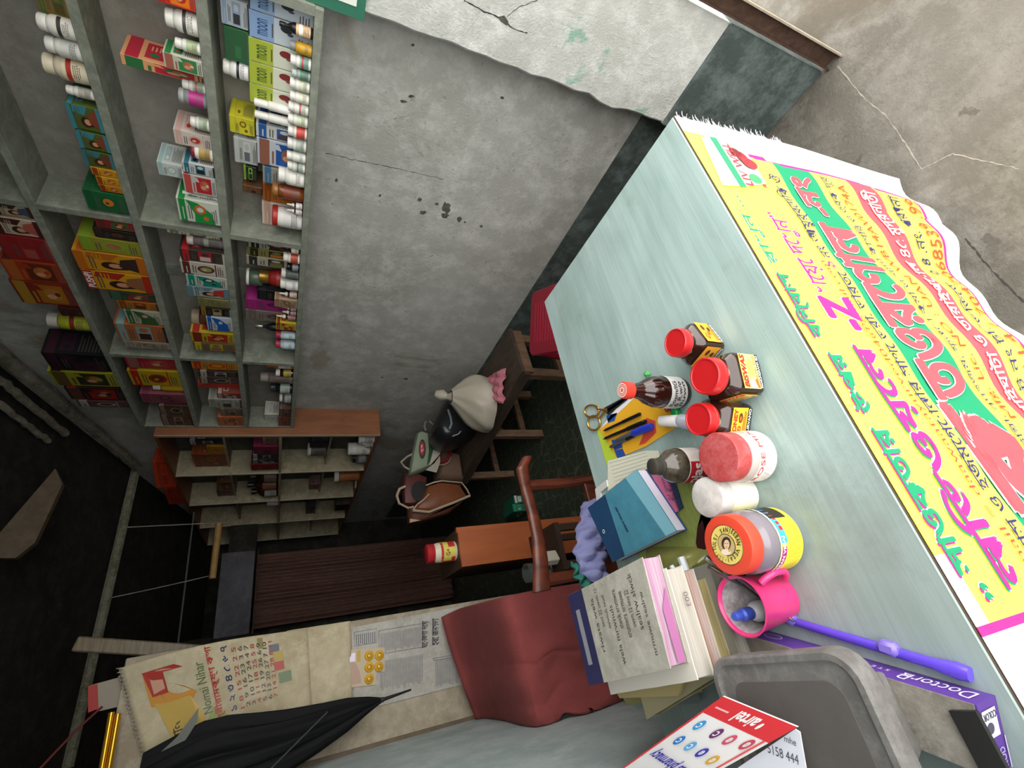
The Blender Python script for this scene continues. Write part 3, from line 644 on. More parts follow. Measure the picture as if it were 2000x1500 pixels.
# kind, row, y-from, y-to, top x, colours(c1,c2,c3) , description, options
W_ = 'dcdad2'
ITEMS = [
 # --- lowest board, nearest bay: tall cartons at the back
 ('c', 0, 22, 58, 488, ('b9c4ce', '8fa9c9', '2a2c33'), 'tall blue and white carton printed moon, nearest of the row', dict(back=1, st='moon')),
 ('c', 0, 60, 108, 487, ('c0c9d0', '86a2c8', '2a2c33'), 'tall blue and white carton printed moon, touching the green one', dict(back=1, st='moon')),
 ('c', 0, 110, 152, 486, ('cdd0bd', 'a5b23c', '7a2c2c'), 'tall lime green carton with cherry, beside the blue cartons', dict(back=1, st='moon', tx='ENZYME')),
 ('c', 0, 153, 193, 487, ('cdd0bd', 'a5b23c', '7a2c2c'), 'tall lime green carton with cherry, middle of three', dict(back=1, st='moon', tx='NOZYME')),
 ('c', 0, 194, 228, 488, ('cdd0bd', 'a5b23c', '7a2c2c'), 'tall lime green carton with cherry, farthest of three', dict(back=1, st='moon')),
 ('b', 0, 62, 84, 545, (BLKP, BLKP, 'd8b48a'), 'black glossy bottle with a peach and white label', dict(ra=1.0, k='syrup', l2='f0f0ea')),
 ('b', 0, 96, 118, 566, ('b08a1c', '7c7e80', 'b88f20'), 'silver capped bottle with a mustard yellow label', dict(ra=1)),
 ('b', 0, 122, 146, 567, (WHT_P, WHT_P, '7fa595'), 'ribbed-cap white bottle with green-red label, beside the mustard one', dict(l2='b04a48')),
 ('b', 0, 148, 166, 570, ('8fa096', 'a9b5ad', '5c7c6c'), 'dim grey-green bottle squeezed between two white bottles', {}),
 ('b', 0, 167, 190, 566, (WHT_P, WHT_P, 'c9ccb4'), 'white bottle with olive ringed label, before the lime cartons', {}),
 ('b', 0, 192, 212, 566, (WHT_P, WHT_P, 'd3d0bd'), 'white bottle with plain cream label, before the farthest lime carton', {}),
 ('b', 0, 213, 234, 563, (WHT_P, WHT_P, 'cfd6c6'), 'white bottle with pink mark, behind the cream labelled one', dict(l2='b86a70')),
 ('b', 0, 236, 257, 562, (WHT_P, WHT_P, 'c2cdb0'), 'white bottle with pale lime label near two tall white tubes', {}),
 ('b', 0, 259, 281, 562, (WHT_P, WHT_P, 'cc4a42'), 'white bottle with bright red label band', {}),
 ('b', 0, 283, 306, 561, (WHT_P, WHT_P, 'a9b3a6'), 'white bottle with grey-green lower label, after the red one', {}),
 ('b', 0, 308, 326, 560, (WHT_P, WHT_P, 'd2d4cc'), 'white bottle with a blank ribbed label', {}),
 ('b', 0, 327, 345, 561, (WHT_P, WHT_P, 'b8c0b4'), 'white bottle with a small grey stamp, touching the big rounded one', dict(l2='6d7a70')),
 ('b', 0, 347, 376, 543, (WHT_P, WHT_P, 'e3e1d8'), 'large rounded all-white bottle with a fluted cap', dict(ra=1.15)),
 ('b', 0, 380, 402, 531, (mat('brown_liquid', '6b3a16', .2), mat('brown_cap', '8a5a2a', .3), '7c3a26'), 'clear brown tonic bottle between white bottle and ampoules', dict(k='jar')),
 ('b', 0, 404, 414, 560, (AMB, WHT_P, 'd8d2d0'), 'small dark vial with white label, nearer of two', dict(k='drop')),
 ('b', 0, 415, 425, 560, (AMB, WHT_P, 'cfc9c8'), 'small dark vial with white label, farther of two', dict(k='drop')),
 ('b', 0, 428, 460, 531, (WHT_P, mat('red_cap', 'a82822', .4), 'cfcac8'), 'wide white jar with a red neck band', dict(k='jar')),
 ('c', 0, 342, 372, 513, ('8f8f86', '3f6a8a', '6a5f50'), 'narrow grey carton with a blue foot, standing by the wall', dict(back=1, z0=.13)),
 ('c', 0, 373, 405, 513, ('b8671f', '8a4a18', 'c47a30'), 'plain orange-brown narrow carton behind the tonic bottle', dict(back=1.6)),
 ('c', 0, 408, 458, 512, ('d6c8bc', 'c8a090', 'd89a80'), 'pale pink narrow carton against the divider', dict(back=1.6)),
 ('b', 0, 224, 240, 496, (WHT_P, WHT_P, 'e2e0dc'), 'tall slim white tube bottle, nearer of the pair', dict(back=.5)),
 ('b', 0, 246, 262, 497, (WHT_P, WHT_P, 'd4d2ca'), 'tall slim white tube bottle, farther of the pair', dict(back=.5)),
 ('c', 0, 264, 288, 500, ('c7c9c4', '2b5c9e', '4a4038'), 'white carton with blue square beside the white tubes', dict(back=1)),
 ('c', 0, 290, 338, 502, ('b9bfc6', '1d4f96', '8a5a48'), 'blue topped carton showing a joined-hands picture', dict(back=1, st='photo')),
 # stacked on top of tall cartons
 ('c', 0, 8, 62, 431, ('aab0b4', '8296ac', '33363a'), 'flat blue-grey carton laid on top of the tall cartons', dict(back=1, base=486)),
 ('c', 0, 64, 128, 438, ('2c5a38', '2c5a38', '346a42'), 'plain dark green carton laid on top of the tall cartons', dict(back=1, base=486)),
 ('b', 0, 135, 168, 435, (WHT_P, WHT_P, 'dcdcda'), 'white bottle with bold black lettering on top of the lime cartons', dict(back=.8, base=485, l2='22242a')),
 ('c', 0, 236, 268, 448, ('b9b32a', 'c9c22e', '7a5a1c'), 'bright yellow carton laid over the white tubes', dict(back=1, base=497)),
 ('c', 0, 278, 325, 457, ('a9aca8', 'b9bcb8', '5f6468'), 'grey and white printed carton on top of the blue one', dict(back=1, base=503)),
 ('c', 0, 328, 355, 475, ('23281f', '7fae3a', '23281f'), 'small black carton with a lime green panel', dict(back=1, base=501)),
 ('c', 0, 368, 382, 474, ('5b3a22', '6d4a2c', '2a1c14'), 'thin brown printed carton lying over tonic bottle', dict(back=1, base=512)),
 # --- lowest board, middle bay
 ('c', 0, 482, 497, 485, ('a39a8a', '2a2622', '9a3a28'), 'striped carton with orange and red bands, next to the divider', dict(back=1)),
 ('c', 0, 498, 512, 483, ('7c7a3e', '2c2a1e', 'b06a2a'), 'striped olive carton, middle of three alike', dict(back=1)),
 ('c', 0, 513, 529, 481, ('a8a08c', '2c2a26', '6a6a38'), 'striped cream carton, farthest of three alike', dict(back=1)),
 ('b', 0, 484, 503, 555, (AMB, BLKP, 'c9c5bb'), 'round bottle with a finely lined white label', {}),
 ('b', 0, 506, 522, 553, (WHT_P, WHT_P, 'b8452c'), 'white bottle with orange-red label in the middle bay', {}),
 ('b', 0, 524, 536, 560, (BLKP, BLKP, '7d8080'), 'small black bottle with a grey label', {}),
 ('b', 0, 538, 554, 549, ('5f6660', 'c9c8c0', '4f5550'), 'murky grey bottle with a bright cap', {}),
 ('b', 0, 557, 576, 547, (WHT_P, WHT_P, 'd8d4d2'), 'plain white round tub in the middle bay', {}),
 ('b', 0, 578, 587, 545, (AMB, WHT_P, 'b8a49a'), 'tiny vial beside the plain white tub', dict(k='drop')),
 ('c', 0, 588, 603, 536, ('a08a70', '8a6a50', '5c4838'), 'beige carton behind tiny vials in the middle bay', {}),
 ('b', 0, 604, 612, 552, (AMB, WHT_P, 'a8888a'), 'tiny pinkish vial, nearest of three', dict(k='drop')),
 ('b', 0, 613, 621, 551, (AMB, WHT_P, 'a07a78'), 'tiny pinkish vial, middle of three', dict(k='drop')),
 ('b', 0, 622, 630, 540, (AMB, WHT_P, '9a7470'), 'tiny pinkish vial, farthest of three', dict(k='drop')),
 ('c', 0, 633, 647, 539, ('b5a02a', '8a2a2a', 'b08a1a'), 'small yellow carton with red letter in the middle bay', {}),
 ('b', 0, 658, 668, 538, ('b8c4cc', mat('pink_cap', 'b0304a', .4), 'b9cdd2'), 'pale bottle with pink-red cap, nearer of two', {}),
 ('b', 0, 676, 688, 538, ('b8c4cc', mat('pink_cap', 'b0304a', .4), 'b9cdd2'), 'pale bottle with pink-red cap, farther of two', {}),
 ('b', 0, 545, 568, 480, (mat('green_glass', '4a5a48', .3), WHT_P, None), 'squat green glass jar with a white lid', dict(back=.8, base=512, k='jar')),
 ('b', 0, 550, 572, 505, (mat('deep_red', '8a1f1c', .4), mat('gold_cap', '8a6a2a', .3, .6), 'a0302a'), 'round red and gold bottle behind the small bottles', dict(back=.7)),
 ('c', 0, 574, 592, 503, ('17181a', '26282c', '34383c'), 'black carton with a faint emblem in the middle bay', dict(back=.8)),
 ('c', 0, 594, 612, 480, ('8e2668', '9c2c74', '5c1a48'), 'magenta carton deep in the middle bay', dict(back=1)),
 ('c', 0, 614, 632, 480, ('7c7068', '6a5e58', '3c3432'), 'dusky grey-brown carton after the magenta one', dict(back=1)),
 ('b', 0, 645, 655, 498, (BLKP, mat('silver_cap', '9c9a90', .3, .7), None), 'dark round bottle with silver cap near the bay end', dict(back=.6, k='syrup')),
 # --- lowest board, far bay
 ('b', 0, 713, 726, 520, (mat('dim_orange', '9a5a2a', .3), mat('orange_cap', 'b5602a', .4), 'b3b0a8'), 'orange necked bottle with white label in the far bay', {}),
 ('b', 0, 732, 741, 538, (AMB, WHT_P, 'a89a3a'), 'little dark bottle with yellow label and white cap', {}),
 ('b', 0, 743, 755, 508, (mat('dusty_clear', '6b5f58', .3), mat('dusty_cap', '8a7f78', .5), '5c4c46'), 'tall dusty brown bottle in the far bay', {}),
 ('b', 0, 762, 774, 528, (BLKP, mat('black_slate_cap', '2b3238', .4), 'a3b0a4'), 'pale green labelled bottle with square black cap', {}),
 ('b', 0, 780, 793, 545, (mat('dull_steel', '7c7f7c', .4, .5), WHT_P, 'a0a19c'), 'dull silver bottle in the far bay', {}),
 ('c', 0, 799, 814, 546, ('5c3f34', '7c6a60', '3c2820'), 'brown carton with pale top edge in the far bay', {}),
 ('c', 0, 815, 832, 544, ('6b3c30', '8a4a3a', '402820'), 'rust brown carton at the end of the lowest shelf', {}),
 ('c', 0, 810, 828, 517, ('c9c9be', 'b9b9ae', 'a9a9a0'), 'small white cube carton in the far bay', dict(back=.8, base=545)),
 # --- second board, nearest bay
 ('c', 1, -20, 26, 300, ('c8341c', 'd8701c', 'a8281a'), 'long red and orange carton nearest the room front', dict(st='photo')),
 ('b', 1, 40, 84, 321, (WHT_P, WHT_P, 'd9d9d0'), 'big white bottle with a small dark oval on its label', dict(l2='4a4440')),
 ('b', 1, 92, 116, 341, (WHT_P, WHT_P, 'a4b08a'), 'smaller white bottle with green foliage on its label', {}),
 ('c', 1, 122, 152, 319, ('b8b8a8', '2c7c42', '9a5c4a'), 'green ended cream carton with small figures', dict(st='photo')),
 ('b', 1, 172, 192, 355, (WHT_P, WHT_P, '9cab94'), 'white ribbed-cap bottle behind the peach carton', dict(back=.3, l2='a06a68')),
 ('b', 1, 194, 222, 348, (mat('grey_lid_body', '7b7f7c', .4), mat('grey_lid', '9b9f9c', .4), 'ad2a7c'), 'grey-lidded jar with a magenta label', dict(k='jar')),
 ('c', 1, 150, 170, 236, ('d59a6a', 'b5243a', '2c6a3c'), 'long peach and crimson carton standing above the jars', dict(back=.8, st='photo')),
 ('b', 1, 242, 265, 371, (WHT_P, WHT_P, 'a3b096'), 'white bottle with dim green label, middle of the board', {}),
 ('c', 1, 268, 296, 340, ('c9bfb4', 'c9a49a', 'a8382c'), 'white carton with a pink round picture', dict(back=.3)),
 ('b', 1, 299, 325, 372, (WHT_P, mat('maroon_cap', '7c2430', .4), 'a88a4a'), 'white bottle with maroon cap and patterned band', dict(k='jar')),
 ('c', 1, 328, 348, 357, ('b9bcb8', '2c6a7c', '20242a'), 'white carton with teal band and leaf sprig', {}),
 ('c', 1, 350, 386, 358, ('b8bab4', 'a8282c', 'b84c44'), 'red and white carton covered with round fruits', dict(st='photo')),
 ('c', 1, 325, 350, 308, ('c4cac4', '9cb8b8', 'd0d4cc'), 'white and icy blue box stacked on the leaf sprig carton', dict(back=.7, base=358)),
 ('b', 1, 389, 398, 356, (WHT_P, WHT_P, 'c9c9c0'), 'thin white bottle beside the green carton', dict(back=.4)),
 ('c', 1, 400, 442, 347, ('c9ccbf', '1f8a42', 'c8622a'), 'green and white carton with yellow swirl by the divider', {}),
 # --- second board, middle bay
 ('c', 1, 455, 470, 325, ('a9a390', '6a6456', '3c382e'), 'long narrow cream carton just behind the divider', {}),
 ('b', 1, 474, 494, 364, (mat('mauve_lid_body', '6a5f60', .4), mat('pinkish_lid', 'c9bcb4', .5), '5a5652'), 'brown grey jar with pinkish white lid', dict(k='jar', l2='8a8a80')),
 ('c', 1, 497, 518, 352, ('3a2f2a', 'a8262c', 'b5b0a4'), 'dark carton with a red panel in the middle bay', {}),
 ('c', 1, 520, 543, 353, ('b9b2a4', '5a2c2a', '8a8a4c'), 'white carton with small pictures in a row', {}),
 ('c', 1, 545, 564, 364, ('b4b8ae', '11806e', '2c3230'), 'carton with a broad teal band', {}),
 ('c', 1, 566, 585, 366, ('9aa4a4', '5c7c88', 'a8342a'), 'pale blue carton with a red and white figure', dict(st='lady')),
 ('c', 1, 588, 603, 387, ('7c7a4c', '6a683c', '5c5a38'), 'khaki carton in the middle bay', {}),
 ('c', 1, 605, 620, 390, ('221c18', '8a6a2a', '8a8c86'), 'black carton with a white ring emblem', {}),
 ('c', 1, 623, 648, 404, ('bcc2c8', '1d58a8', '1d58a8'), 'white box with blue splash in the middle bay', {}),
 ('b', 1, 627, 648, 373, (mat('dull_brown', '5c3426', .4), mat('dusty_beige', '9a8a74', .5), None), 'brown round bottle behind the blue splash box', dict(back=.8, k='jar')),
 ('c', 1, 654, 672, 373, ('b09a24', 'a02a22', '7a2a1c'), 'yellow carton with a mango picture, upper of two', dict(st='photo')),
 ('c', 1, 674, 688, 377, ('6b5a3c', 'b5a82a', '8a5a4a'), 'dim brown carton with yellow-green edge by the divider', {}),
 # --- second board, far bay
 ('c', 1, 700, 724, 373, ('b87a1c', 'a8321c', 'c88a24'), 'orange yellow carton with a red oval', {}),
 ('c', 1, 728, 738, 388, ('3c302a', 'a89c94', '221c1a'), 'dark carton with a curl of white print, nearer', {}),
 ('c', 1, 739, 751, 389, ('4a3a32', '9a8c80', '2a211e'), 'dark carton with a curl of white print, farther', {}),
 ('b', 1, 750, 766, 386, (mat('coral_red', 'b5382c', .4), mat('coral_red', 'b5382c', .4), None), 'coral red squat jar in the far bay', dict(back=.6, k='jar')),
 ('c', 1, 769, 779, 424, ('8a3428', 'a8a098', '5a2a22'), 'low red carton with white edge in the far bay', {}),
 ('c', 1, 781, 797, 408, ('a5a49a', '8a8880', '3a322c'), 'dusty white carton with dark oval in the far bay', {}),
 ('c', 1, 799, 812, 430, ('6b5f4e', '8a7f6c', '3c342a'), 'dull taupe carton in the far bay', {}),
 ('c', 1, 815, 834, 426, ('a8603c', 'b8744a', '4a281c'), 'salmon orange carton at the end of the second shelf', {}),
 # --- third board, nearest bay
 ('b', 2, 52, 92, 70, (WHT_P, WHT_P, 'd6d3c8'), 'big white bottle with a dark dot, nearest of three', dict(l2='3a3430')),
 ('b', 2, 95, 132, 86, (WHT_P, WHT_P, 'c6c8c0'), 'white bottle with faint grey print, middle of three', {}),
 ('b', 2, 135, 180, 81, (mat('cream_plastic', 'cfc5ae', .4), mat('cream_plastic', 'cfc5ae', .4), 'd4c8a8'), 'largest cream bottle with a red printed word', dict(l2='a8302a', ra=1.1, tx='T-NIKH')),
 ('b', 2, 184, 204, 128, (WHT_P, WHT_P, 'a8a498'), 'small dim white bottle behind the cream one', {}),
 ('c', 2, 214, 262, 134, ('4c5c20', '3a7c8a', '7a3c28'), 'green edged carton with a couple, nearest of three', dict(st='lady')),
 ('c', 2, 266, 300, 152, ('4c5c20', '3a7c8a', '7a3c28'), 'green edged carton with a couple, middle of three', dict(st='lady')),
 ('c', 2, 303, 333, 162, ('43521e', '3a6c7a', '6a3424'), 'green edged carton with a couple, farthest of three', dict(st='lady')),
 ('c', 2, 335, 350, 178, ('c8941c', 'b8841c', '8a3a14'), 'yellow carton with orange birds, uppermost', dict(st='photo')),
 ('c', 2, 351, 366, 188, ('c89c1c', 'b8781c', '8a3a14'), 'yellow carton with orange birds, middle', dict(st='photo')),
 ('c', 2, 367, 380, 195, ('b8841c', 'a8681c', '7a3014'), 'yellow carton with orange birds, lowest', dict(st='photo')),
 ('c', 2, 383, 420, 166, ('1c5c34', '1a5230', 'c8701c'), 'dark green box with an orange flame leaf', {}),
 ('c', 2, -10, 44, 68, ('8a6a2a', '4c6a3a', '5c4a24'), 'brown-yellow carton at the photo corner', dict(back=1)),
 ('c', 2, -60, -12, 30, ('a8303c', '9c2c38', 'b84c58'), 'crimson carton with white script lettering', dict(st='moon', back=.3)),
 # --- third board, middle bay
 ('c', 2, 433, 455, 186, ('8a1e24', '3a5a2c', '5c2a2a'), 'red carton with green tinted picture behind the divider', dict(st='photo')),
 ('c', 2, 457, 474, 183, ('221c1a', '3a2a22', '5c3a2c'), 'nearly black carton in the middle bay', {}),
 ('c', 2, 476, 502, 155, ('8a8a2c', '7c9a2c', 'a8604c'), 'yellow-green carton with a hand picture', {}),
 ('c', 2, 505, 539, 147, ('c88c1c', 'b5641c', '3a2a28'), 'orange and white carton with a long-haired woman', dict(st='lady')),
 ('c', 2, 541, 575, 166, ('c8921c', 'a82c1c', '8a5a3c'), 'yellow carton lettered PUSHPI with a red hexagon', dict(st='lady', tx='PUSHPI')),
 ('c', 2, 577, 592, 213, ('2c3a2c', '7c342a', '3a5c4a'), 'small green and red picture carton, nearer', dict(st='photo')),
 ('c', 2, 594, 608, 230, ('a8641c', '7c3a1c', '4a2a18'), 'small burnt orange carton under the picture one', {}),
 ('c', 2, 611, 636, 246, ('a8a890', '2c5c34', '5c4c3c'), 'cream carton with a leafy green corner', {}),
 ('c', 2, 639, 670, 228, ('a5603a', '7c9a98', '3a2420'), 'two-tone brown and blue-grey box', {}),
 ('c', 2, 672, 684, 244, ('9c9080', '8a7e6c', '5c5040'), 'flat pale carton lying by the far divider', {}),
 # --- third board, far bay
 ('c', 2, 692, 722, 243, ('a01f24', 'a83438', '8a5a54'), 'glossy red carton in the far bay of the third shelf', dict(st='photo')),
 ('c', 2, 727, 755, 254, ('b59a1c', 'a8281c', '5c3a2c'), 'yellow carton with a red triangle', {}),
 ('b', 2, 758, 770, 298, (mat('yellow_tube', 'b8941c', .4), WHT_P, None), 'yellow tube with white ends', {}),
 ('c', 2, 771, 788, 276, ('8a4a54', '7c3a4c', '3c2a30'), 'dull pink carton under the yellow tube', {}),
 ('c', 2, 793, 811, 311, ('54382a', '8a7c70', '2c1e18'), 'flat brown carton, nearer of the last two', {}),
 ('c', 2, 813, 833, 316, ('503828', '8a7c70', '2c1e18'), 'flat brown carton at the very end of the third shelf', {}),
 # --- top board
 ('c', 3, 405, 428, -12, ('a8987c', '3a2a24', '3a4a6a'), 'cream carton with a blue dressed woman', dict(st='lady')),
 ('c', 3, 434, 466, -10, ('b8a894', '4a221c', 'a8544c'), 'white carton with a smiling long-haired woman', dict(st='lady')),
 ('c', 3, 470, 515, 0, ('8a1f22', '8a2a28', '9a4a40'), 'broad dark red carton on the top shelf', {}),
 ('c', 3, 518, 556, 8, ('a0381c', '5c2a1c', 'a85a2a'), 'red and orange carton with a dark picture', dict(st='photo')),
 ('c', 3, 558, 600, 30, ('7c2a1c', 'a0641c', 'a07a2a'), 'red carton with large ochre panels', dict(st='photo')),
 ('c', 3, 604, 620, 116, ('3c201c', '4a2420', '2c1814'), 'thin dark maroon carton beside the yellow-green bottle', {}),
 ('b', 3, 628, 660, 90, (mat('olive_yellow', 'a3a82c', .4), mat('dusty_white_cap', 'b5b0a8', .5), 'a3a82c'), 'yellow-green bottle with a dusty white cap', dict(l2='7a2a1c')),
 ('c', 3, 664, 727, 80, ('14141a', '3c1c2c', '201c28'), 'large black box with a maroon edge', {}),
 ('c', 3, 730, 756, 100, ('9c9c2a', '2c2a1c', '5c4a24'), 'yellow and black carton with a small photo', dict(st='photo')),
 ('c', 3, 760, 782, 132, ('2a1c1a', '9c1f22', '5c3c30'), 'black and red carton with a small photo', dict(st='photo')),
 ('c', 3, 785, 796, 152, ('5c3a38', 'a8a09a', '3c2a28'), 'thin pale-edged carton at the end of the top shelf', {}),
]
def bay(y): return 0 if y < DIV[0] + .01 else (1 if y < DIV[1] + .01 else 2)
for i, (k, row, a, b, t, cols, desc, op) in enumerate(ITEMS):
    z0 = EZ + LEV[row][1] + .0006; bk = op.get('back', 0)
    XF = FX + .004 + .045 * bk
    ya, yb = ypix(a, XF, z0), ypix(b, XF, z0)
    if 'base' in op:
        ym = (ya + yb) / 2
        for _ in range(3): zb = zpix(op['base'], XF, ym); ya, yb = ypix(a, XF, zb), ypix(b, XF, zb); ym = (ya + yb) / 2
        z0 = zb
    ym = (ya + yb) / 2; zt = zpix(t, XF, ym); zt = min(zt, EZ + LEV[row + 1][0] - .002)
    wy = yb - ya; bn_ = BAYN[bay(ym)]
    label = f'{desc} on {ROWN[row]}' if len(desc.split()) + len(ROWN[row].split()) + 1 <= 16 else f'{desc}, {["lowest", "second", "third", "top"][row]} shelf'
    grp = f'remedies standing on {ROWN[row]}'
    for yd in (SY0, *DIV, SY1 - .02):   # keep clear of the dividers
        if ya < yd + .02 and yb > yd - .002:
            if ym > yd + .01: ya = yd + .021
            else: yb = yd - .003
    if yb - ya < .008: yb = ya + .008
    ym = (ya + yb) / 2; wy = yb - ya
    if k == 'c':
        dx = min(WX - .006 - XF, max(.03, min(.12, wy * 1.6 if not bk else .09)))
        carton(XF, XF + dx, ya + .0006, yb - .0006, z0, zt, cols[0], cols[1], cols[2], op.get('st', 'plain'), op.get('tx'), None, label, 'box', grp, i)
    else:
        r_ = min(wy / 2 * .97 * 1.0, .034); cc = [pm(c) if isinstance(c, str) else c for c in cols[:2]]
        kk = op.get('k', 'pill')
        bottle(XF + r_ + .002, ym, z0, zt - z0, r_, cc[0], cc[1], cols[2], label, {'jar': 'jar'}.get(kk, 'bottle'), grp, kk, None, op.get('tx'), i, op.get('l2'))

# ------------------------------------------------------------------ brown-ended open cabinet farther along the wall
CX = 1.288; CY = [2.812, 3.42, 4.03, 4.65, 5.25]; CZ0, CZ1 = EZ - .537, EZ + .642
WX_ = WX; cb = thing('open_cabinet', 'brown end-panelled open wooden cabinet of cream compartments fixed beyond the painted shelf', 'cabinet', (CX, CY[0], CZ0))
CREAM = stained('dusty_cream_paint', 'a59c82', 'b3aa90', '857c64', 6, 20, bump=.1)
BRWN = wave_wood('brown_varnished_board', '7a4a2c', '8b5836', (6, 6, 1.5), 4, .5)
MB().box((CX, CY[0] - .022, CZ0), (WX - .003, CY[0], CZ1)).build('end_panel', BRWN, cb)
MB().box((CX - .003, CY[0] - .022, CZ0), (CX, CY[0], CZ1)).build('pale_edging', pm('b09a86'), cb)
for y in CY[1:]: MB().box((CX + .004, y - .008, CZ0 + .012), (WX - .003, y + .008, CZ1)).build('divider_board', CREAM, cb); MB().box((CX, y - .008, CZ0 + .012), (CX + .004, y + .008, CZ1)).build('pale_edging', pm('b5ab98'), cb)
for z, x in ((CZ0, CX), (EZ + .03, CX + .002), (CZ1 - .012, CX)):
    MB().box((x, CY[0], z), (WX - .003, CY[-1] + .01, z + .014)).build('cabinet_board', CREAM if x > CX else BRWN, cb)
ledges = {}
for z in (EZ + .335, EZ - .262):
    for q in range(4):
        MB().box((CX + .055, CY[q] + .008 * (q > 0), z), (WX - .003, CY[q + 1] - .008, z + .012)).build('half_depth_ledge', CREAM, cb)
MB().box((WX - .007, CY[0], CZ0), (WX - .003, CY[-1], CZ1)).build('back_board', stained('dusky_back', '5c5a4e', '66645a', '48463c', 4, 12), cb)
CB = {'D': CZ0 + .0146, 'C': EZ - .2496, 'B': EZ + .0446, 'A': EZ + .3474}
DG = mat('dim_bottle', '2a221c', .3)
CIT = [
 ('b', 'D', 877, 898, 679, (WHT_P, WHT_P, 'cfcbc0'), 'large white jar', dict(k='jar')),
 ('b', 'D', 900, 909, 688, (mat('smoky', '5c5a5c', .4), DG, '8a8886'), 'smoky grey bottle', {}),
 ('b', 'D', 861, 868, 700, (WHT_P, WHT_P, 'b9b5aa'), 'white tub behind the end panel', dict(k='jar')),
 ('b', 'D', 870, 877, 700, (WHT_P, WHT_P, 'a9a59a'), 'very small white vial', dict(k='drop')),
 ('b', 'D', 932, 945, 652, (pm('a06a3c'), WHT_P, 'a8622c'), 'orange labelled jar', dict(k='jar')),
 ('b', 'D', 950, 958, 692, (WHT_P, DG, None), 'small white topped vial', dict(k='drop')),
 ('b', 'C', 879, 899, 600, (mat('grey_ring', '6a665c', .5), WHT_P, '55524a'), 'white lidded grey jar', dict(k='jar')),
 ('c', 'C', 862, 874, 606, ('1c2026', '2c343c', '101216'), 'black and steel blue carton', {}),
 ('c', 'C', 903, 914, 608, ('6a6048', '4a4434', '3a3426'), 'drab open carton', {}),
 ('c', 'C', 946, 955, 604, ('7a5c5c', '5c4444', '3a2c2c'), 'dusky pink carton', {}),
 ('c', 'C', 957, 968, 594, ('a0904c', '7c6c34', '5a4a24'), 'mustard patterned carton', {}),
 ('c', 'B', 857, 868, 512, ('6a4a3c', '8a7468', '3c2a22'), 'brown and grey carton', {}),
 ('c', 'B', 872, 886, 495, ('7c2040', '6a1c38', '4a1428'), 'wine purple carton', {}),
 ('c', 'B', 888, 895, 492, ('201c20', 'a8a8a8', '302a2e'), 'black carton with white edge, nearer', {}),
 ('c', 'B', 897, 904, 492, ('2c2426', 'a09c9c', '302a2e'), 'black carton with white edge, farther', {}),
 ('c', 'B', 906, 917, 490, ('8a2420', '6a1c1a', '4a1614'), 'brick red carton', {}),
 ('b', 'B', 934, 948, 488, (AMB, DG, '6a5a4c'), 'amber bottle nearest', dict(k='syrup')),
 ('b', 'B', 950, 962, 482, (AMB, DG, '7a4a2c'), 'broad amber bottle', dict(k='syrup')),
 ('b', 'B', 964, 974, 490, (AMB, DG, 'a09c94'), 'amber bottle with white label', dict(k='syrup')),
 ('b', 'B', 983, 991, 521, (WHT_P, WHT_P, None), 'lone small white tub', dict(k='jar')),
 ('c', 'A', 860, 868, 368, ('23262a', 'a5a8a4', '33363a'), 'black carton with silver edge', {}),
 ('c', 'A', 887, 915, 378, ('8a4420', '7a3a1c', 'a0602c'), 'large rust orange carton', {}),
 ('c', 'A', 872, 886, 405, ('b0801c', 'a0701c', 'c03c1c'), 'golden yellow carton', {}),
 ('c', 'A', 942, 957, 425, ('6a4a2c', '4c3420', '8a6a4c'), 'brown carton with a pale picture', dict(st='photo')),
 ('c', 'A', 958, 970, 424, ('5c3424', '3c2418', '7a4c34'), 'dark russet carton', {}),
 ('c', 'D', 985, 996, 655, ('2c221c', '3c3028', '1c1612'), 'nearly black small carton', {}),
 ('c', 'C', 990, 1006, 598, ('2c2226', '3c2c30', '1c1416'), 'dark plum carton', {}),
]
LV = {'D': 'lowest', 'C': 'third', 'B': 'second', 'A': 'top'}
for i, (k, row, a, b, t, cols, desc, op) in enumerate(CIT):
    z0 = CB[row]; XF = CX + (.01 if row in 'DB' else .06)
    ya, yb = ypix(a, XF, z0), ypix(b, XF, z0)
    for y in CY:
        if ya < y + .012 and yb > y - .01:
            if (ya + yb) / 2 > y: ya = y + .012
            else: yb = y - .012
    ym = (ya + yb) / 2; zt = zpix(t, XF, ym); col = sum(ym > y for y in CY[1:])
    label = f'{desc} in the {LV[row]} cell of column {["one","two","three","four"][col]} in the brown-ended cabinet'
    label = f'{desc} on the {LV[row]} level, {["first","second","third","last"][col]} column of the brown-ended cabinet'
    if k == 'c': carton(XF, XF + .08, ya + .001, yb - .001, z0, zt, *cols, op.get('st', 'plain'), None, None, label, 'box', 'remedies kept in the brown-ended cabinet', 300 + i)
    else:
        r_ = min((yb - ya) / 2 * .97, .045); bottle(XF + r_ + .002, ym, z0, zt - z0, r_, cols[0], cols[1], cols[2], label, {'jar': 'jar'}.get(op.get('k', 'pill'), 'bottle'), 'remedies kept in the brown-ended cabinet', op.get('k', 'pill'), None, None, i)
# two red cartons lying on the cabinet's top
ztop = CZ1 + .002
for (p, q, rot, lab, tilt) in (((300, 925), (345, 925), .35, 'red carton leaning askew on top of the brown-ended cabinet', .5), ((300, 965), (345, 965), 0.1, 'orange-red carton lying flat on top of the brown-ended cabinet', 0)):
    y = ypix(p[1], 1.32, ztop)
    carton(1.30, 1.42, y - .12, y + .12, ztop, ztop + .10, 'a3301c', 'b8441c', '8a241a', 'plain', None, None, lab, 'box', None, int(y * 100), rot=rot)

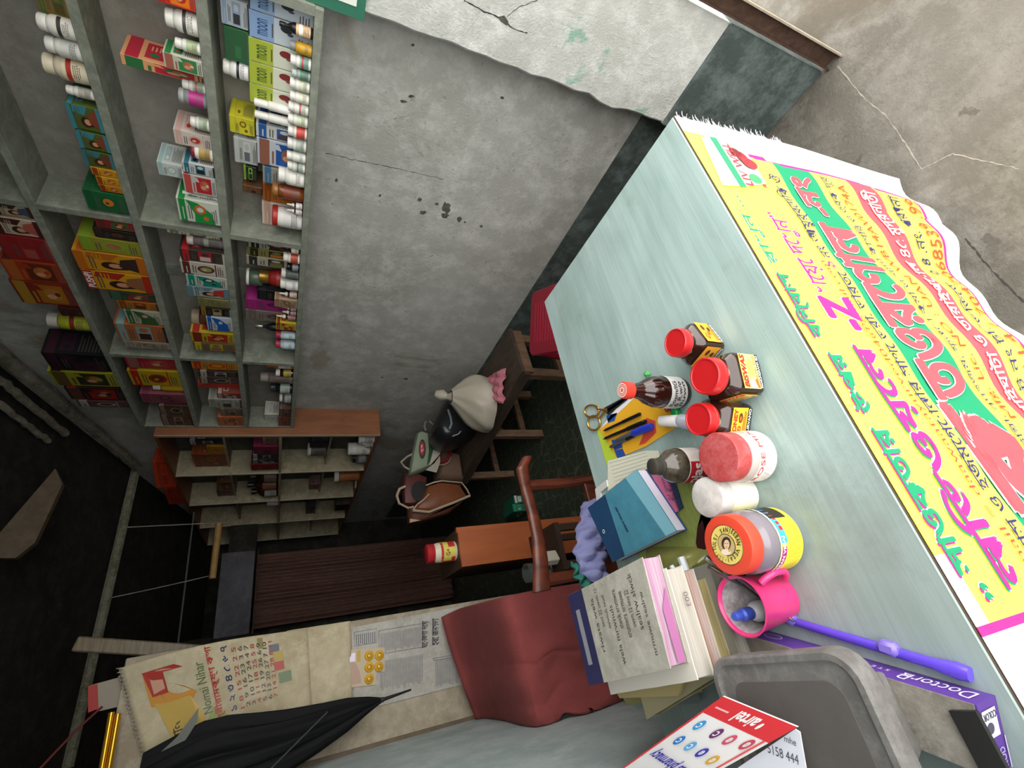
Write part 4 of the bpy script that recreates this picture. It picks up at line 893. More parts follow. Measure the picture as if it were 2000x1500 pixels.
# ------------------------------------------------------------------ things on the counter table
T = TZ + .0004
def C3(p, z=None): return Vector((p[0], p[1], T if z is None else z))
red_lid = mat('glossy_red_lid', 'b81e22', .32, coat=.3)
def honey_jar(c, rot, h, rw, label, front, arty):
    c = Vector(c); o = thing('honey_jar', label, 'jar', c, 'square brown jars with red lids')
    M = Matrix.Translation(c) @ Matrix.Rotation(rot, 4, 'Z')
    hb = h * .70
    MB(M).lathe([(rw * .86, 0), (rw * .98, .004), (rw, .01), (rw, hb * .80), (rw * .93, hb * .9), (rw * .74, hb), (rw * .72, hb + .004)], (0, 0, 0), 40, sq=5).build('jar_glass', mat('brown_honey_glass', '2e1710', .12, coat=.5), o, smooth=True)
    MB(M).lathe([(rw * .74, hb), (rw * .76, hb + .008), (rw * .70, hb + .012)], (0, 0, 0), 28).build('glass_neck', mat('clear_neck', '8a7c66', .15, coat=.5), o, smooth=True)
    MB(M).lathe([(rw * .83, hb + .008), (rw * .86, hb + .0085), (rw * .86, hb + .0125), (rw * .84, hb + .013), (rw * .84, h - .003), (rw * .80, h), (rw * .74, h), (rw * .72, h - .0012), (0, h - .0012)], (0, 0, 0), 36).build('screw_lid', red_lid, o, smooth=True)
    R3 = M.to_3x3()
    for k in front:   # label wraps two faces
        n = R3 @ Vector((math.cos(k), math.sin(k), 0)); ux = R3 @ Vector((-math.sin(k), math.cos(k), 0))
        w_ = rw * 1.62; lo = c + n * (rw * 1.008) - ux * (w_ / 2) + Vector((0, 0, hb * .12))
        A = Art(lo, ux * w_, Vector((0, 0, hb * .68))); arty(A, k); A.build('paper_label', o)
    return o
def art_b(A, k):
    A.rect(0, 0, 1, 1, 'f0c83c').rect(0, .0, 1, .17, '1c1c22').text('PANCHGRAHA BD', .03, .03, .97, .14, 'f4f4f0', .02)
    A.rect(0, .17, 1, .98, 'f3dc7c').text('BISWAS', .04, .74, .97, .95, 'e0301f', .06, .2).text('HONEY 30 GM', .3, .22, .95, .32, '9a4a1c', .02).lines(.35, .36, .92, .70, 6, 'c08a3a')
    A.poly([(0, .3), (.22, .45), (.2, .7), (0, .62)], 'f4efe2').poly([(.02, .2), (.3, .26), (.25, .40), (.02, .34)], 'd2642a')
def art_h(A, k):
    A.rect(0, 0, 1, 1, 'f2a82c').rect(0, .0, 1, .18, '1c2420').text('MURSHIDABAD', .03, .03, .97, .14, 'f4f4f0', .02)
    A.ell(.30, .74, .17, .12, 'e2621c').ell(.33, .76, .10, .06, 'f08a3c').ell(.72, .72, .14, .09, '5a2a1c').ell(.66, .42, .10, .07, '3a241c')
    A.lines(.08, .24, .9, .38, 3, '8a5a1c').text('30', .35, .48, .55, .62, 'c8322a', .03)
def art_g(A, k):
    A.rect(0, 0, 1, 1, 'f2b62c').rect(0, .0, 1, .2, '1c2420').text('AYURVANO', .03, .04, .97, .16, 'f4f4f0', .02)
    A.text('HONEY', .06, .74, .94, .92, 'd2321f', .05).text('30', .1, .50, .42, .66, 'c8322a', .03).ell(.68, .56, .16, .10, '5a2a1c').ell(.66, .57, .08, .05, 'c8641c').lines(.08, .26, .9, .44, 4, '8a5a1c')
honey_jar(C3((.404, .488)), math.radians(12), .085, .031, 'smallest red-lidded square honey jar, farthest right and nearest the bare table corner', (-math.pi / 2, math.pi), art_h)
honey_jar(C3((.312, .452)), math.radians(-14), .096, .036, 'biggest red-lidded square jar with yellow label lettered in red, front of three', (-math.pi / 2, math.pi), art_b)
honey_jar(C3((.258, .500)), math.radians(-38), .092, .0325, 'red-lidded square jar turned cornerwise, between the front jar and the pink-capped tub', (-math.pi / 2 + 0, math.pi), art_g)

# round tub with dusty rose-red lid and white printed label
o = thing('rose_label_jar', 'round clear jar with dusty pinkish-red lid and white text label', 'jar', C3((.188, .492)))
clear = mat('cloudy_clear_plastic', 'd8ccc6', .18, trans=.35, coat=.3)
c = C3((.188, .492)); r_ = .0405
MB().lathe([(.033, 0), (r_, .008), (r_, .052), (.039, .058), (.036, .064), (.036, .070)], c, 36).build('jar_body', clear, o, smooth=True)
MB().lathe([(.0375, .062), (.0385, .063), (.0385, .090), (.037, .092), (.034, .0925), (0, .0922)], c, 36).build('screw_lid', stained('dusty_rose_lid', 'b04a48', 'b8686a', 'a03a3a', 25, 60, bump=.05, rough=.5), o, smooth=True)
MB().lathe([(r_ * 1.01, .010), (r_ * 1.01, .048)], c, 40, cap=False).build('paper_label', pm('efe6e2'), o, smooth=True)
def cyl_text(mb, txt, c, r, a0, a1, z0, z1, mi=0, off=0.0):
    put_text(mb, txt, lambda u, v: Vector((c[0] + r * math.cos(a0 + (a1 - a0) * u), c[1] + r * math.sin(a0 + (a1 - a0) * u), c[2] + z0 + (z1 - z0) * v)), mi, off)
mb = MB(); cyl_text(mb, 'ROSE MIX', c, r_ * 1.03, 3.2, 5.6, .037, .046, 0, .01)
for i in range(4): cyl_text(mb, 'mrg. lwc nu. wvrn nel wr.', c, r_ * 1.03, 3.4 - i * .05, 5.5, .030 - i * .005, .0325 - i * .005, 1)
mb.build('label_lettering', [pm('c0504a'), pm('5a4a4a')], o)

# white cylinder tub
c = C3((.141, .547))
o = thing('white_tub', 'plain white cylinder tub with a dusty grey-stained lid', 'jar', c)
MB().lathe([(.028, 0), (.031, .003), (.031, .060), (.029, .062)], c, 32).build('tub_body', mat('matt_white_plastic', 'd9d8d2', .4), o, smooth=True)
MB().lathe([(.032, .060), (.0325, .061), (.0325, .082), (.031, .086), (.027, .0875), (0, .0878)], c, 32).build('tub_lid', stained('dusty_white_lid', 'd9d6d2', 'd0ccc6', 'a9a4a0', 30, 60, bump=.05, rough=.5), o, smooth=True)

# big tulsi jar
c = C3((.063, .519)); r_ = .0455
o = thing('powder_jar', 'large clear jar of dark powder with orange-red lid bearing a round portrait label', 'jar', c)
MB().lathe([(.040, 0), (r_, .010), (r_, .070), (.045, .080), (.040, .086), (.040, .096)], c, 40).build('jar_body', mat('smoky_clear_plastic', '8f8790', .15, trans=.3, coat=.4), o, smooth=True)
MB().lathe([(.038, .002), (r_ - .0025, .011), (r_ - .0025, .060), (0, .062)], c, 36).build('dark_powder', mat('dark_powder', '4a4048', .9, var=.4, vs=200), o, smooth=True)
MB().lathe([(.040, .090), (.0425, .091), (.0425, .110), (.041, .1135), (.038, .1142), (0, .114)], c, 40).build('screw_lid', mat('orange_red_lid', 'cf4630', .4), o, smooth=True)
MB().lathe([(r_ * 1.012, .010), (r_ * 1.012, .058)], c, 44, cap=False).build('paper_label', pm('f2e53c'), o, smooth=True)
mb = MB(); R2 = r_ * 1.022
def band(a0, a1, z0, z1, mi, n=10):
    for i in range(n):
        p, q = a0 + (a1 - a0) * i / n, a0 + (a1 - a0) * (i + 1) / n
        mb.add([(c[0] + R2 * math.cos(a), c[1] + R2 * math.sin(a), c[2] + z) for a, z in ((p, z0), (q, z0), (q, z1), (p, z1))], [(0, 1, 2, 3)], mi)
band(2.6, 6.2, .0575, .0605, 4, 18); band(2.8, 4.3, .047, .057, 0); band(4.4, 6.2, .044, .057, 1)
band(4.75, 5.6, .045, .052, 2, 6); band(5.2, 6.2, .020, .056, 3)
R2 = r_ * 1.03; cyl_text(mb, 'SANJEEBAN VESAJ', c, R2, 2.9, 4.6, .0485, .0555, 5, .02)
for i in range(6): cyl_text(mb, 'gunagun o babohar bidhi', c, R2, 3.0 + .05 * i, 5.05 - .04 * (i % 3), .0385 - i * .0045, .0408 - i * .0045, 6)
mb.build('label_printing', [pm('a3287a'), pm('3aa0d8'), pm('d8322a'), pm('2a241c'), pm('f4f0b8'), pm('f4f4f0'), pm('8a5a2a')], o)
zl = c[2] + .1147
mb = MB(); mb.lathe([(0, 0), (.028, 0)], (c[0], c[1], zl), 40, 0, cap=False); mb.lathe([(0, .0003), (.0155, .0003)], (c[0], c[1], zl), 30, 1, cap=False)
mb.lathe([(0, .0006), (.0145, .0006)], (c[0], c[1], zl), 30, 2, cap=False)
mb.lathe([(.0272, .0004), (.028, .0004)], (c[0], c[1], zl), 40, 1, cap=False)
mb.build('round_lid_label', [pm('d8c468'), pm('2a2418'), pm('b8a070')], o)
# portrait: plain seated woman's head
rx, uy = Vector((-.18289, -.86145, 0)).normalized(), None
PR = Vector((-.391, .506, 0)) 
# reading direction as in the photograph: picture-right is towards the wearer's (x,y) = picture axes on the table plane
def lid_axes(): 
    a = onz(1417, 1060, zl + .0); b = onz(1427, 1060, zl); e = (b - a).normalized(); return e, Vector((-e.y, e.x, 0))
E1 = Vector((0, 0, 0)); px_r = (onz(1430, 1060, zl) - onz(1420, 1060, zl)).normalized(); px_u = (onz(1420, 1050, zl) - onz(1420, 1060, zl)).normalized()
def lp(x, y, z): return Vector((c[0], c[1], zl + z)) + px_r * x + px_u * y
mb = MB()
def pell(x, y, a, b, z, mi, n=20): mb.add([lp(x + a * math.cos(6.2832 * k / n), y + b * math.sin(6.2832 * k / n), z) for k in range(n)], [tuple(range(n))], mi)
pell(0, .002, .0085, .0095, .0009, 0); pell(.001, .0005, .0052, .0068, .0012, 1); pell(0, -.0105, .009, .0045, .001, 2); pell(-.0015, .002, .0012, .0006, .0015, 0, 8); pell(.0030, .002, .0012, .0006, .0015, 0, 8); pell(.0008, -.0032, .0014, .0006, .0015, 3, 8); pell(.006, -.008, .002, .002, .0014, 4, 8)
mb.build('lid_portrait', [pm('3a2a20'), pm('d8b890'), pm('e0d0b8'), pm('a83a30'), pm('c8a040')], o)
mb = MB()
def ring_text(txt, start, end, r0, r1):
    n = len(txt)
    for i, ch in enumerate(txt):
        if ch == ' ': continue
        V_, F_, gx0_, gx1_, gy0_, gy1_ = glyphs(ch); hh = (gy1_ - gy0_) / .72
        a = start + (end - start) * (i + .5) / n; da = (end - start) / n * .42 * min(1, (gx1_ - gx0_) / .62); vo = gy0_ / .72
        def fn(u, v, a=a, da=da, hh=hh, vo=vo):
            t = a - da + 2 * da * u; r = r0 + (r1 - r0) * (vo + hh * v)
            return lp(r * math.cos(t), r * math.sin(t), .0010)
        put_text(mb, ch, fn, 0, .02)
ring_text('TULSI SANJEEBAN VESAJ', math.radians(205), math.radians(-85), .0185, .0255)
ring_text('•W.O.S•', math.radians(-95), math.radians(-150), .0255, .0185) if False else ring_text('• S.O.M •', math.radians(272), math.radians(208), .0185, .0255)
mb.build('ring_lettering', pm('2a2218'), o)

# dark round bottle with red and white label
c = C3((.222, .618))
o = thing('tonic_bottle', 'dusty dark round tonic bottle with black cap and red and white label', 'bottle', c)
dark = mat('dusty_dark_glass', '2c241c', .18, var=.4, vs=40, h2='5a5246', coat=.4)
MB().lathe([(.028, 0), (.032, .005), (.032, .052), (.030, .066), (.022, .078), (.014, .084), (.0125, .088), (.0125, .096)], c, 32).build('bottle_glass', dark, o, smooth=True)
MB().lathe([(.0150, .089), (.0160, .0895), (.0160, .092), (.0145, .093), (.0148, .108), (.012, .110), (0, .1098)], c, 24).build('screw_cap', mat('dusty_black_cap', '3a3832', .5, var=.3, vs=60), o, smooth=True)
MB().lathe([(.0325, .008), (.0325, .050)], c, 40, cap=False).build('paper_label', pm('e2d6d0'), o, smooth=True)
mb = MB(); R2 = .0330; band(4.1, 6.3, .012, .050, 1, 14) if False else None
for i in range(12):
    p, q = 3.0 + i * .13, 3.13 + i * .13
    mb.add([(c[0] + R2 * math.cos(a), c[1] + R2 * math.sin(a), c[2] + z) for a, z in ((p, .01), (q, .01), (q, .048), (p, .048))], [(0, 1, 2, 3)], 0)
cyl_text(mb, 'ojas', c, .0335, 3.15, 4.45, .014, .042, 1, .03)
for i in range(5): cyl_text(mb, 'lwnrc suwvp zmrl', c, .0334, 4.75, 6.0, .041 - i * .007, .0435 - i * .007, 2)
mb.build('label_printing', [pm('b8202c'), pm('f2ece8'), pm('6a5a5a')], o)

# brown bottle with handwritten label, coke-like flutes
c = C3((.362, .590))
o = thing('fluted_bottle', 'fluted dark brown glass bottle with red cap and handwritten white label', 'bottle', c)
def fl(u, v):
    zz_ = [(0, .029), (.05, .031), (.35, .031), (.5, .030), (.62, .026), (.75, .0165), (.88, .0125), (1, .0120)]
    r = next((r0 + (r1 - r0) * (v - a) / (b - a) for (a, r0), (b, r1) in zip(zz_, zz_[1:]) if v <= b), .012)
    amp = .035 if .5 < v < .9 else 0.0; a = 2 * math.pi * u
    r *= 1 + amp * math.cos(12 * a); return Vector((c[0] + r * math.cos(a), c[1] + r * math.sin(a), c[2] + .135 * v))
mb = MB().grid(fl, 72, 40); mb.build('bottle_glass', mat('brown_glass', '2a0e0a', .1, coat=.6), o, smooth=True)
MB().lathe([(.0150, .124), (.0162, .1245), (.0162, .1420), (.0135, .1440), (0, .1438)], c, 26).build('screw_cap', mat('orange_red_cap', 'c8382a', .4), o, smooth=True)
mb = MB(); mb.lathe([(.0118, .1444), (.0135, .1444)], c, 26, cap=False); mb.lathe([(0, .1443), (.0118, .1443)], c, 26, 1, cap=False); mb.lathe([(.004, .1446), (.006, .1446)], c, 20, 0, cap=False); mb.lathe([(.0085, .1446), (.0095, .1446)], c, 20, 0, cap=False)
mb.build('cap_print', [pm('e8d8cc'), pm('c4655a')], o)
MB().lathe([(.0315, .012), (.0315, .052)], c, 40, cap=False).build('paper_label', pm('d4d0cc'), o, smooth=True)
mb = MB()
for i, t_ in enumerate(('Rosm/lG', '& R.w/o', 'Jluwn')): cyl_text(mb, t_, c, .0323, 3.2, 4.9, .038 - i * .011, .047 - i * .011, 0, .012)
mb.build('handwriting', pm('1c1c30'), o)

# small white-capped dropper bottle lying back
o = thing('squeeze_bottle', 'small clear squeeze bottle with ribbed white cap beside the pens', 'bottle', onz(1345, 828, T))
A_, B_ = onz(1352, 826, T + .012), onz(1328, 822, T + .022); D_ = onz(1290, 822, T + .03); 
MB().tube([A_, A_.lerp(B_, .5), B_, B_.lerp(D_, .15)], [.013, .0145, .0135, .007], 18).build('bottle_body', mat('clear_bluish_plastic', 'c4c6d4', .15, trans=.4), o, smooth=True)
MB().tube([B_.lerp(D_, .1), D_.lerp(B_, .06), D_], [.0118, .0108, .0098], 20).build('ribbed_cap', mat('bright_white_plastic', 'ece9ea', .4), o, smooth=True)
p = onz(1325, 806, T); 
thing1('green_bottle_top', MB().lathe([(.009, 0), (.0095, .002), (.009, .012), (.007, .014), (0, .0142)], p, 20), mat('green_plastic', '1fa04c', .4), 'loose bright green bottle top behind the squeeze bottle', 'bottle top', p, smooth=True)
p = onz(1268, 741, T)
thing1('green_leaf', MB().add([p + Vector((0, 0, .003)), p + Vector((.016, .004, .008)), p + Vector((.02, -.008, .004)), p + Vector((.006, -.012, .002)), p + Vector((.009, -.003, .0105))], [(0, 1, 4), (1, 2, 4), (2, 3, 4), (3, 0, 4), (0, 3, 2, 1)]), mat('green_leaf', '3f9a50', .5), 'tiny green leaf scrap beside the fluted bottle', 'leaf', p)

# scissors
o = thing('scissors', 'scissors with gold ring handles and dark blades at the table back edge', 'scissors', onz(1175, 805, T))
gold = mat('gold_metal', 'c8924a', .3, .85); zs = T + .004
def ringp(px, py, rx_, ry_, rot=0):
    pts = []
    for k in range(25):
        a = 2 * math.pi * k / 24; pts.append(onz(px + rx_ * math.cos(a) * math.cos(rot) - ry_ * math.sin(a) * math.sin(rot), py + rx_ * math.cos(a) * math.sin(rot) + ry_ * math.sin(a) * math.cos(rot), zs))
    return pts
for (a, b, ex) in (((1156, 803), (14, 12), (1178, 800)), ((1160, 826), (12, 14), (1180, 806))):
    h_ = MB().tube(ringp(*a, *b), .0026, 8); h_.tube([onz(a[0] + 10, a[1] - (4 if a[1] < 810 else 8), zs), onz(*ex, zs), onz(1186, 800, zs)], [.0026, .003, .003], 8); h_.build('ring_handle', gold, o, smooth=True)
bl = mat('dark_steel', '4a4c50', .3, .8)
for (q) in (((1180, 797), (1186, 806), (1228, 776), (1226, 772)), ((1182, 802), (1188, 810), (1226, 780), (1224, 775))):
    MB().prism([onz(*p, zs) for p in q], (0, 0, -.002), (0, 0, .001)).build('blade', bl, o)
MB().lathe([(0, 0), (.003, 0), (.003, .003), (0, .003)], onz(1186, 803, zs), 12).build('pivot_screw', gold, o)

# leaflet with yellow and blue print
def sheet(name, pts, z, th, m, label, cat, extra=None, wob=0.0):
    P = [onz(*p, z) for p in pts]; cen = sum(P, Vector()) / len(P); cen.z = z
    if name == 'x': return
    o = MB().prism(P, (0, 0, 0), (0, 0, th)).build(name, m, None, cen); tag(o, label, cat); return o, P
o, P = sheet('green_leaflet', [(1166, 840), (1190, 835), (1215, 898), (1200, 912), (1187, 912)], T, .001, pm('b4cc3c'), 'lime green leaflet peeping out at the table edge under the yellow one', 'leaflet')
o, P = sheet('yellow_leaflet', [(1225, 772), (1302, 792), (1328, 830), (1262, 872), (1206, 895), (1172, 838)], T + .0012, .0012, pm('e2a82c'), 'yellow and white leaflet with blue patch lying under the pens', 'leaflet')
def onsheet(o, polys, z, name='printed_patch'):
    for pts, col in polys:
        MB().prism([onz(*p, z) for p in pts], (0, 0, 0), (0, 0, .0002)).build(name, pm(col), o)
onsheet(o, [([(1225, 772), (1240, 776), (1206, 808), (1172, 838), (1190, 815)], 'e6e4ea'), ([(1206, 806), (1200, 822), (1188, 826), (1184, 812)], '1f4f92'), ([(1262, 816), (1280, 822), (1282, 845), (1260, 866), (1248, 870), (1256, 850)], 'c84a3a'), ([(1206, 895), (1200, 880), (1216, 876), (1222, 890)], '2a4a94'), ([(1194, 860), (1212, 856), (1216, 874), (1200, 880)], '2f4c8f')], T + .0026)
mb = MB(); q0, q1, q2 = onz(1292, 790, T + .003), onz(1301, 805, T + .003), onz(1303, 788, T + .003)
put_text(mb, 'as', flat(q0, q1 - q0, (q2 - q0) * .9), 0, .03); mb.build('printed_lettering', pm('a8304a'), o)

# pens
def pen(a, b, rr, col, label, cap, capf=.35, name='ballpoint_pen', clip=True, z=None):
    z = (z or T + .003) + rr; A, B = onz(*a, z), onz(*b, z); o = thing(name, label, 'pen', (A + B) / 2 - Vector((0, 0, rr)), 'pens lying on the yellow leaflet')
    K = A.lerp(B, capf); MB().tube([A, A.lerp(B, .02), K], [rr * .7, rr * 1.05, rr * 1.1], 12).build('pen_cap', cap, o, smooth=True)
    MB().tube([K, A.lerp(B, .93), A.lerp(B, .96), B], [rr * .9, rr * .9, rr * .4, rr * .2], 12).build('barrel', col, o, smooth=True)
    if clip: MB().tube([A.lerp(B, .01) + Vector((0, 0, rr)), A.lerp(B, .03) + Vector((0, 0, rr * 1.7)), A.lerp(B, capf * .8) + Vector((0, 0, rr * 1.4))], rr * .25, 6).build('clip', cap, o, smooth=True)
bkp = mat('glossy_black_plastic', '121318', .25); smk = mat('grey_barrel', '4a4c58', .3)
pen((1251, 808), (1178, 842), .0036, bkp, 'black pen lying nearest the fluted bottle', bkp, .45)
pen((1262, 822), (1178, 858), .0042, bkp, 'thick black pen lying between the other two pens', bkp, .4)
pen((1240, 850), (1190, 874), .0042, smk, 'grey-barrelled black pen beside the blue marker', bkp, .3)
blu = mat('clear_blue_plastic', '2336a8', .2)
o = thing('blue_marker', 'thick marker with see-through bright blue cap pointing at the dark bottle', 'pen', onz(1255, 838, T), 'pens lying on the yellow leaflet')
A_, B_ = onz(1274, 832, T + .009), onz(1238, 846, T + .009); G_ = onz(1205, 860, T + .008)
MB().tube([A_, A_.lerp(B_, .08), B_], [.006, .0085, .0085], 14).build('marker_cap', blu, o, smooth=True)
MB().tube([B_, G_], [.0065, .0045], 12).build('marker_barrel', smk, o, smooth=True)

# papers
o, P = sheet('cream_form', [(1188, 900), (1262, 880), (1285, 880), (1300, 925), (1242, 918), (1188, 960)], T + .0012, .0016, pm('d9d8c4'), 'cream printed form with ruled lines, half under the blue diary', 'paper')
for i in range(7):
    f_ = i / 7; a_, b_ = onz(1190 + 2 * i, 905 + 7 * i, T + .003), onz(1262 + 3 * i, 884 + 6 * i, T + .003)
    MB().tube([a_, b_], .0003, 4).build('ruled_line', pm('8a8a7c'), o)
sheet('white_slip', [(1166, 955), (1188, 937), (1190, 950), (1176, 962), (1178, 985), (1170, 985)], T, .006, pm('c9c9c4'), 'small white slip of folded paper at the table back edge', 'paper')
gm = mat('green_ruled_book', '9aa858', .8, var=.45, vs=30, stretch=(1, 14, 1))
sheet('green_pad', [(1265, 880), (1350, 905), (1378, 1000), (1372, 1092), (1262, 1115), (1200, 1000)], T + .0005, .0006, gm, 'flat olive green ruled pad under the diary and bottles', 'pad')
sheet('dark_red_booklet', [(1352, 918), (1392, 930), (1400, 1000), (1378, 1010), (1365, 1030), (1362, 1060), (1372, 1095), (1385, 1060), (1372, 1000), (1362, 960)], T + .0013, .004, mat('dark_maroon_cover', '3a1418', .5), 'dark maroon booklet peeping out between the tubs and the green pad', 'book')
o, P = sheet('navy_cloth', [(1292, 900), (1308, 900), (1336, 992), (1318, 1003), (1300, 985), (1285, 930)], T + .0025, .006, mat('navy_felt', '2c3c5c', .95, var=.3, vs=200, bump=.4, bs=300), 'strip of rough navy felt poking out under the pink notepad', 'cloth')
o, P = sheet('pink_notepad', [(1270, 915), (1283, 905), (1296, 905), (1326, 998), (1312, 1008)], T + .009, .004, pm('b05a7c'), 'pink handwritten notepad under the blue diary', 'notepad')
mb = MB()
for i, s_ in enumerate(('wrkuseh rv', '9733', 'nrwrul')):
    q0 = onz(1284 + 8 * i, 912 + 3 * i, T + .0134); q1 = onz(1310 + 5 * i, 990, T + .0134); q2 = onz(1290 + 8 * i, 911 + 3 * i, T + .0134)
    put_text(mb, s_, flat(q0, (q1 - q0) * .85, q2 - q0), 0)
mb.build('handwriting', pm('4a2a5a'), o)
# blue diary
zb = T + .012; zt = T + .040
Q = [(1148, 992), (1243, 917), (1321, 1037), (1196, 1098)]
P = [onz(*q, zt) for q in Q]; cen = sum(P, Vector()) / 4; cen.z = zb
o = thing('blue_diary', 'thick teal and navy covered diary with white page edges on the table', 'book', cen)
def inset(P, k):
    c_ = sum(P, Vector()) / len(P); return [c_ + (p - c_) * k for p in P]
MB().prism(inset([Vector((p.x, p.y, 0)) for p in P], .975), (0, 0, zb + .002), (0, 0, zt - .002)).build('page_block', mat('white_pages', 'd9d6e4', .7, var=.15, vs=8, stretch=(1, 1, 60)), o)
MB().prism([Vector((p.x, p.y, 0)) for p in P], (0, 0, zb), (0, 0, zb + .002)).build('back_cover', pm('24407a'), o)
MB().prism([Vector((p.x, p.y, 0)) for p in P], (0, 0, zt - .002), (0, 0, zt)).build('front_cover', mat('teal_cover', '4a8aa0', .5, var=.25, vs=30), o)
L_ = lambda a, b, t: P[a].lerp(P[b], t)
up = Vector((0, 0, .0004))
MB().add([P[0] + up, L_(0, 1, .38) + up, L_(3, 2, .22) + up, P[3] + up], [(0, 1, 2, 3)]).build('navy_band', mat('navy_cover', '1f4266', .5, var=.2, vs=30), o)
MB().add([L_(0, 1, .80) + up, P[1] + up, P[2] + up, L_(3, 2, .86) + up], [(0, 1, 2, 3)]).build('pale_band', pm('7db4c4'), o)
MB().tube([L_(0, 1, .385) + up * 2, L_(3, 2, .225) + up * 2], .0006, 5).build('cover_seam', pm('16304c'), o)
MB().prism([P[3], L_(3, 0, -.001), P[0]], (0, 0, 0), (0, 0, 0)) if False else None
p = onz(1179, 1038, zt + .0006); MB().lathe([(.0028, 0), (.0045, 0)], p, 20, cap=False).build('oval_emblem', pm('d9dce2'), o)
mb = MB(); q0, q1, q2 = onz(1228, 1038, zt + .0006), onz(1204, 990, zt + .0006), onz(1224, 1039, zt + .0006)
put_text(mb, 'IIIEIIHII IIEIIIHIIEI', flat(q0, q1 - q0, q2 - q0), 0, .02); mb.build('gilt_lettering', pm('122c44'), o)

# stack of ledgers
ST = [(.058, .61), (-.09, .62), (-.105, .845), (.04, .855)]
def book(name, z0, z1, corners, col, pages, label, cat='book', spine=None, jitter=0.0, seed=0, grp='pile of ledgers and papers on the table left end'):
    rr = random.Random(seed); c4 = [Vector((x + rr.uniform(-jitter, jitter), y + rr.uniform(-jitter, jitter), 0)) for x, y in corners]
    cen = sum(c4, Vector()) / 4; cen.z = z0; o = thing(name, label, cat, cen, grp)
    ct_ = min(.0018, (z1 - z0) * .2)
    def rag(P_, k, seed):   # slightly uneven page edges
        r2 = random.Random(seed); out = []
        n = len(P_); cc = sum(P_, Vector()) / n
        for i in range(n):
            for t in range(7): q = P_[i].lerp(P_[(i + 1) % n], t / 7); out.append(cc + (q - cc) * (k + r2.uniform(-.006, .006)))
        return out
    MB().prism(rag(c4, .975, seed), (0, 0, z0 + ct_), (0, 0, z1 - ct_)).build('page_block', pages, o)
    MB().prism(c4, (0, 0, z0), (0, 0, z0 + ct_)).build('back_cover', col, o)
    MB().prism(rag(c4, 1.0, seed + 1), (0, 0, z1 - ct_), (0, 0, z1)).build('front_cover', col, o)
    return o, c4
pg = lambda n, h, h2: mat(n, h, .8, var=.3, vs=6, h2=h2, stretch=(1, 1, 50))
greyc = stained('scribbled_grey_cover', 'a9a69a', 'b5b2a6', '8f8c80', 8, 30, bump=.1, rough=.8)
zs_ = T
specs = [
 ('black_folder', .036, [(.036, .60), (-.040, .635), (-.125, .84), (.04, .85)], mat('black_card', '24241f', .6), pg('dark_papers', '6a6a60', '34342c'), 'dark frayed file folder, bottom of the ledger pile'),
 ('grey_folder', .034, [(.050, .610), (-.085, .612), (-.15, .83), (.045, .845)], pm('7f7c74'), pg('grey_papers', '9a988e', '6a685e'), 'grey card folder, second from the bottom of the ledger pile'),
 ('yellowed_register', .030, [(.030, .625), (-.10, .63), (-.165, .845), (.03, .85)], pm('a39a78'), pg('yellow_papers', 'a89c6c', '6f6440'), 'yellowed register sticking out left, third from the bottom of the pile'),
 ('brown_edged_booklet', .026, [(.046, .612), (-.098, .620), (-.11, .84), (.045, .848)], pm('b8b0a8'), pg('brown_pages', '8a5a40', 'a8a09c'), 'booklet with brown striped edge in the middle of the ledger pile'),
 ('cream_notebook', .034, [(.053, .606), (-.096, .614), (-.115, .845), (.05, .85)], pm('cfcabe'), pg('cream_pages', 'b2ada2', '98928a'), 'thick cream notebook second from the top of the ledger pile'),
 ('handwritten_ledger', .036, [(.0735, .609), (-.0745, .620), (-.094, .850), (.054, .855)], greyc, pg('lilac_pages', 'b0a6ac', '9a5a86'), 'top ledger of the pile, grey handwritten cover with navy spine'),
]
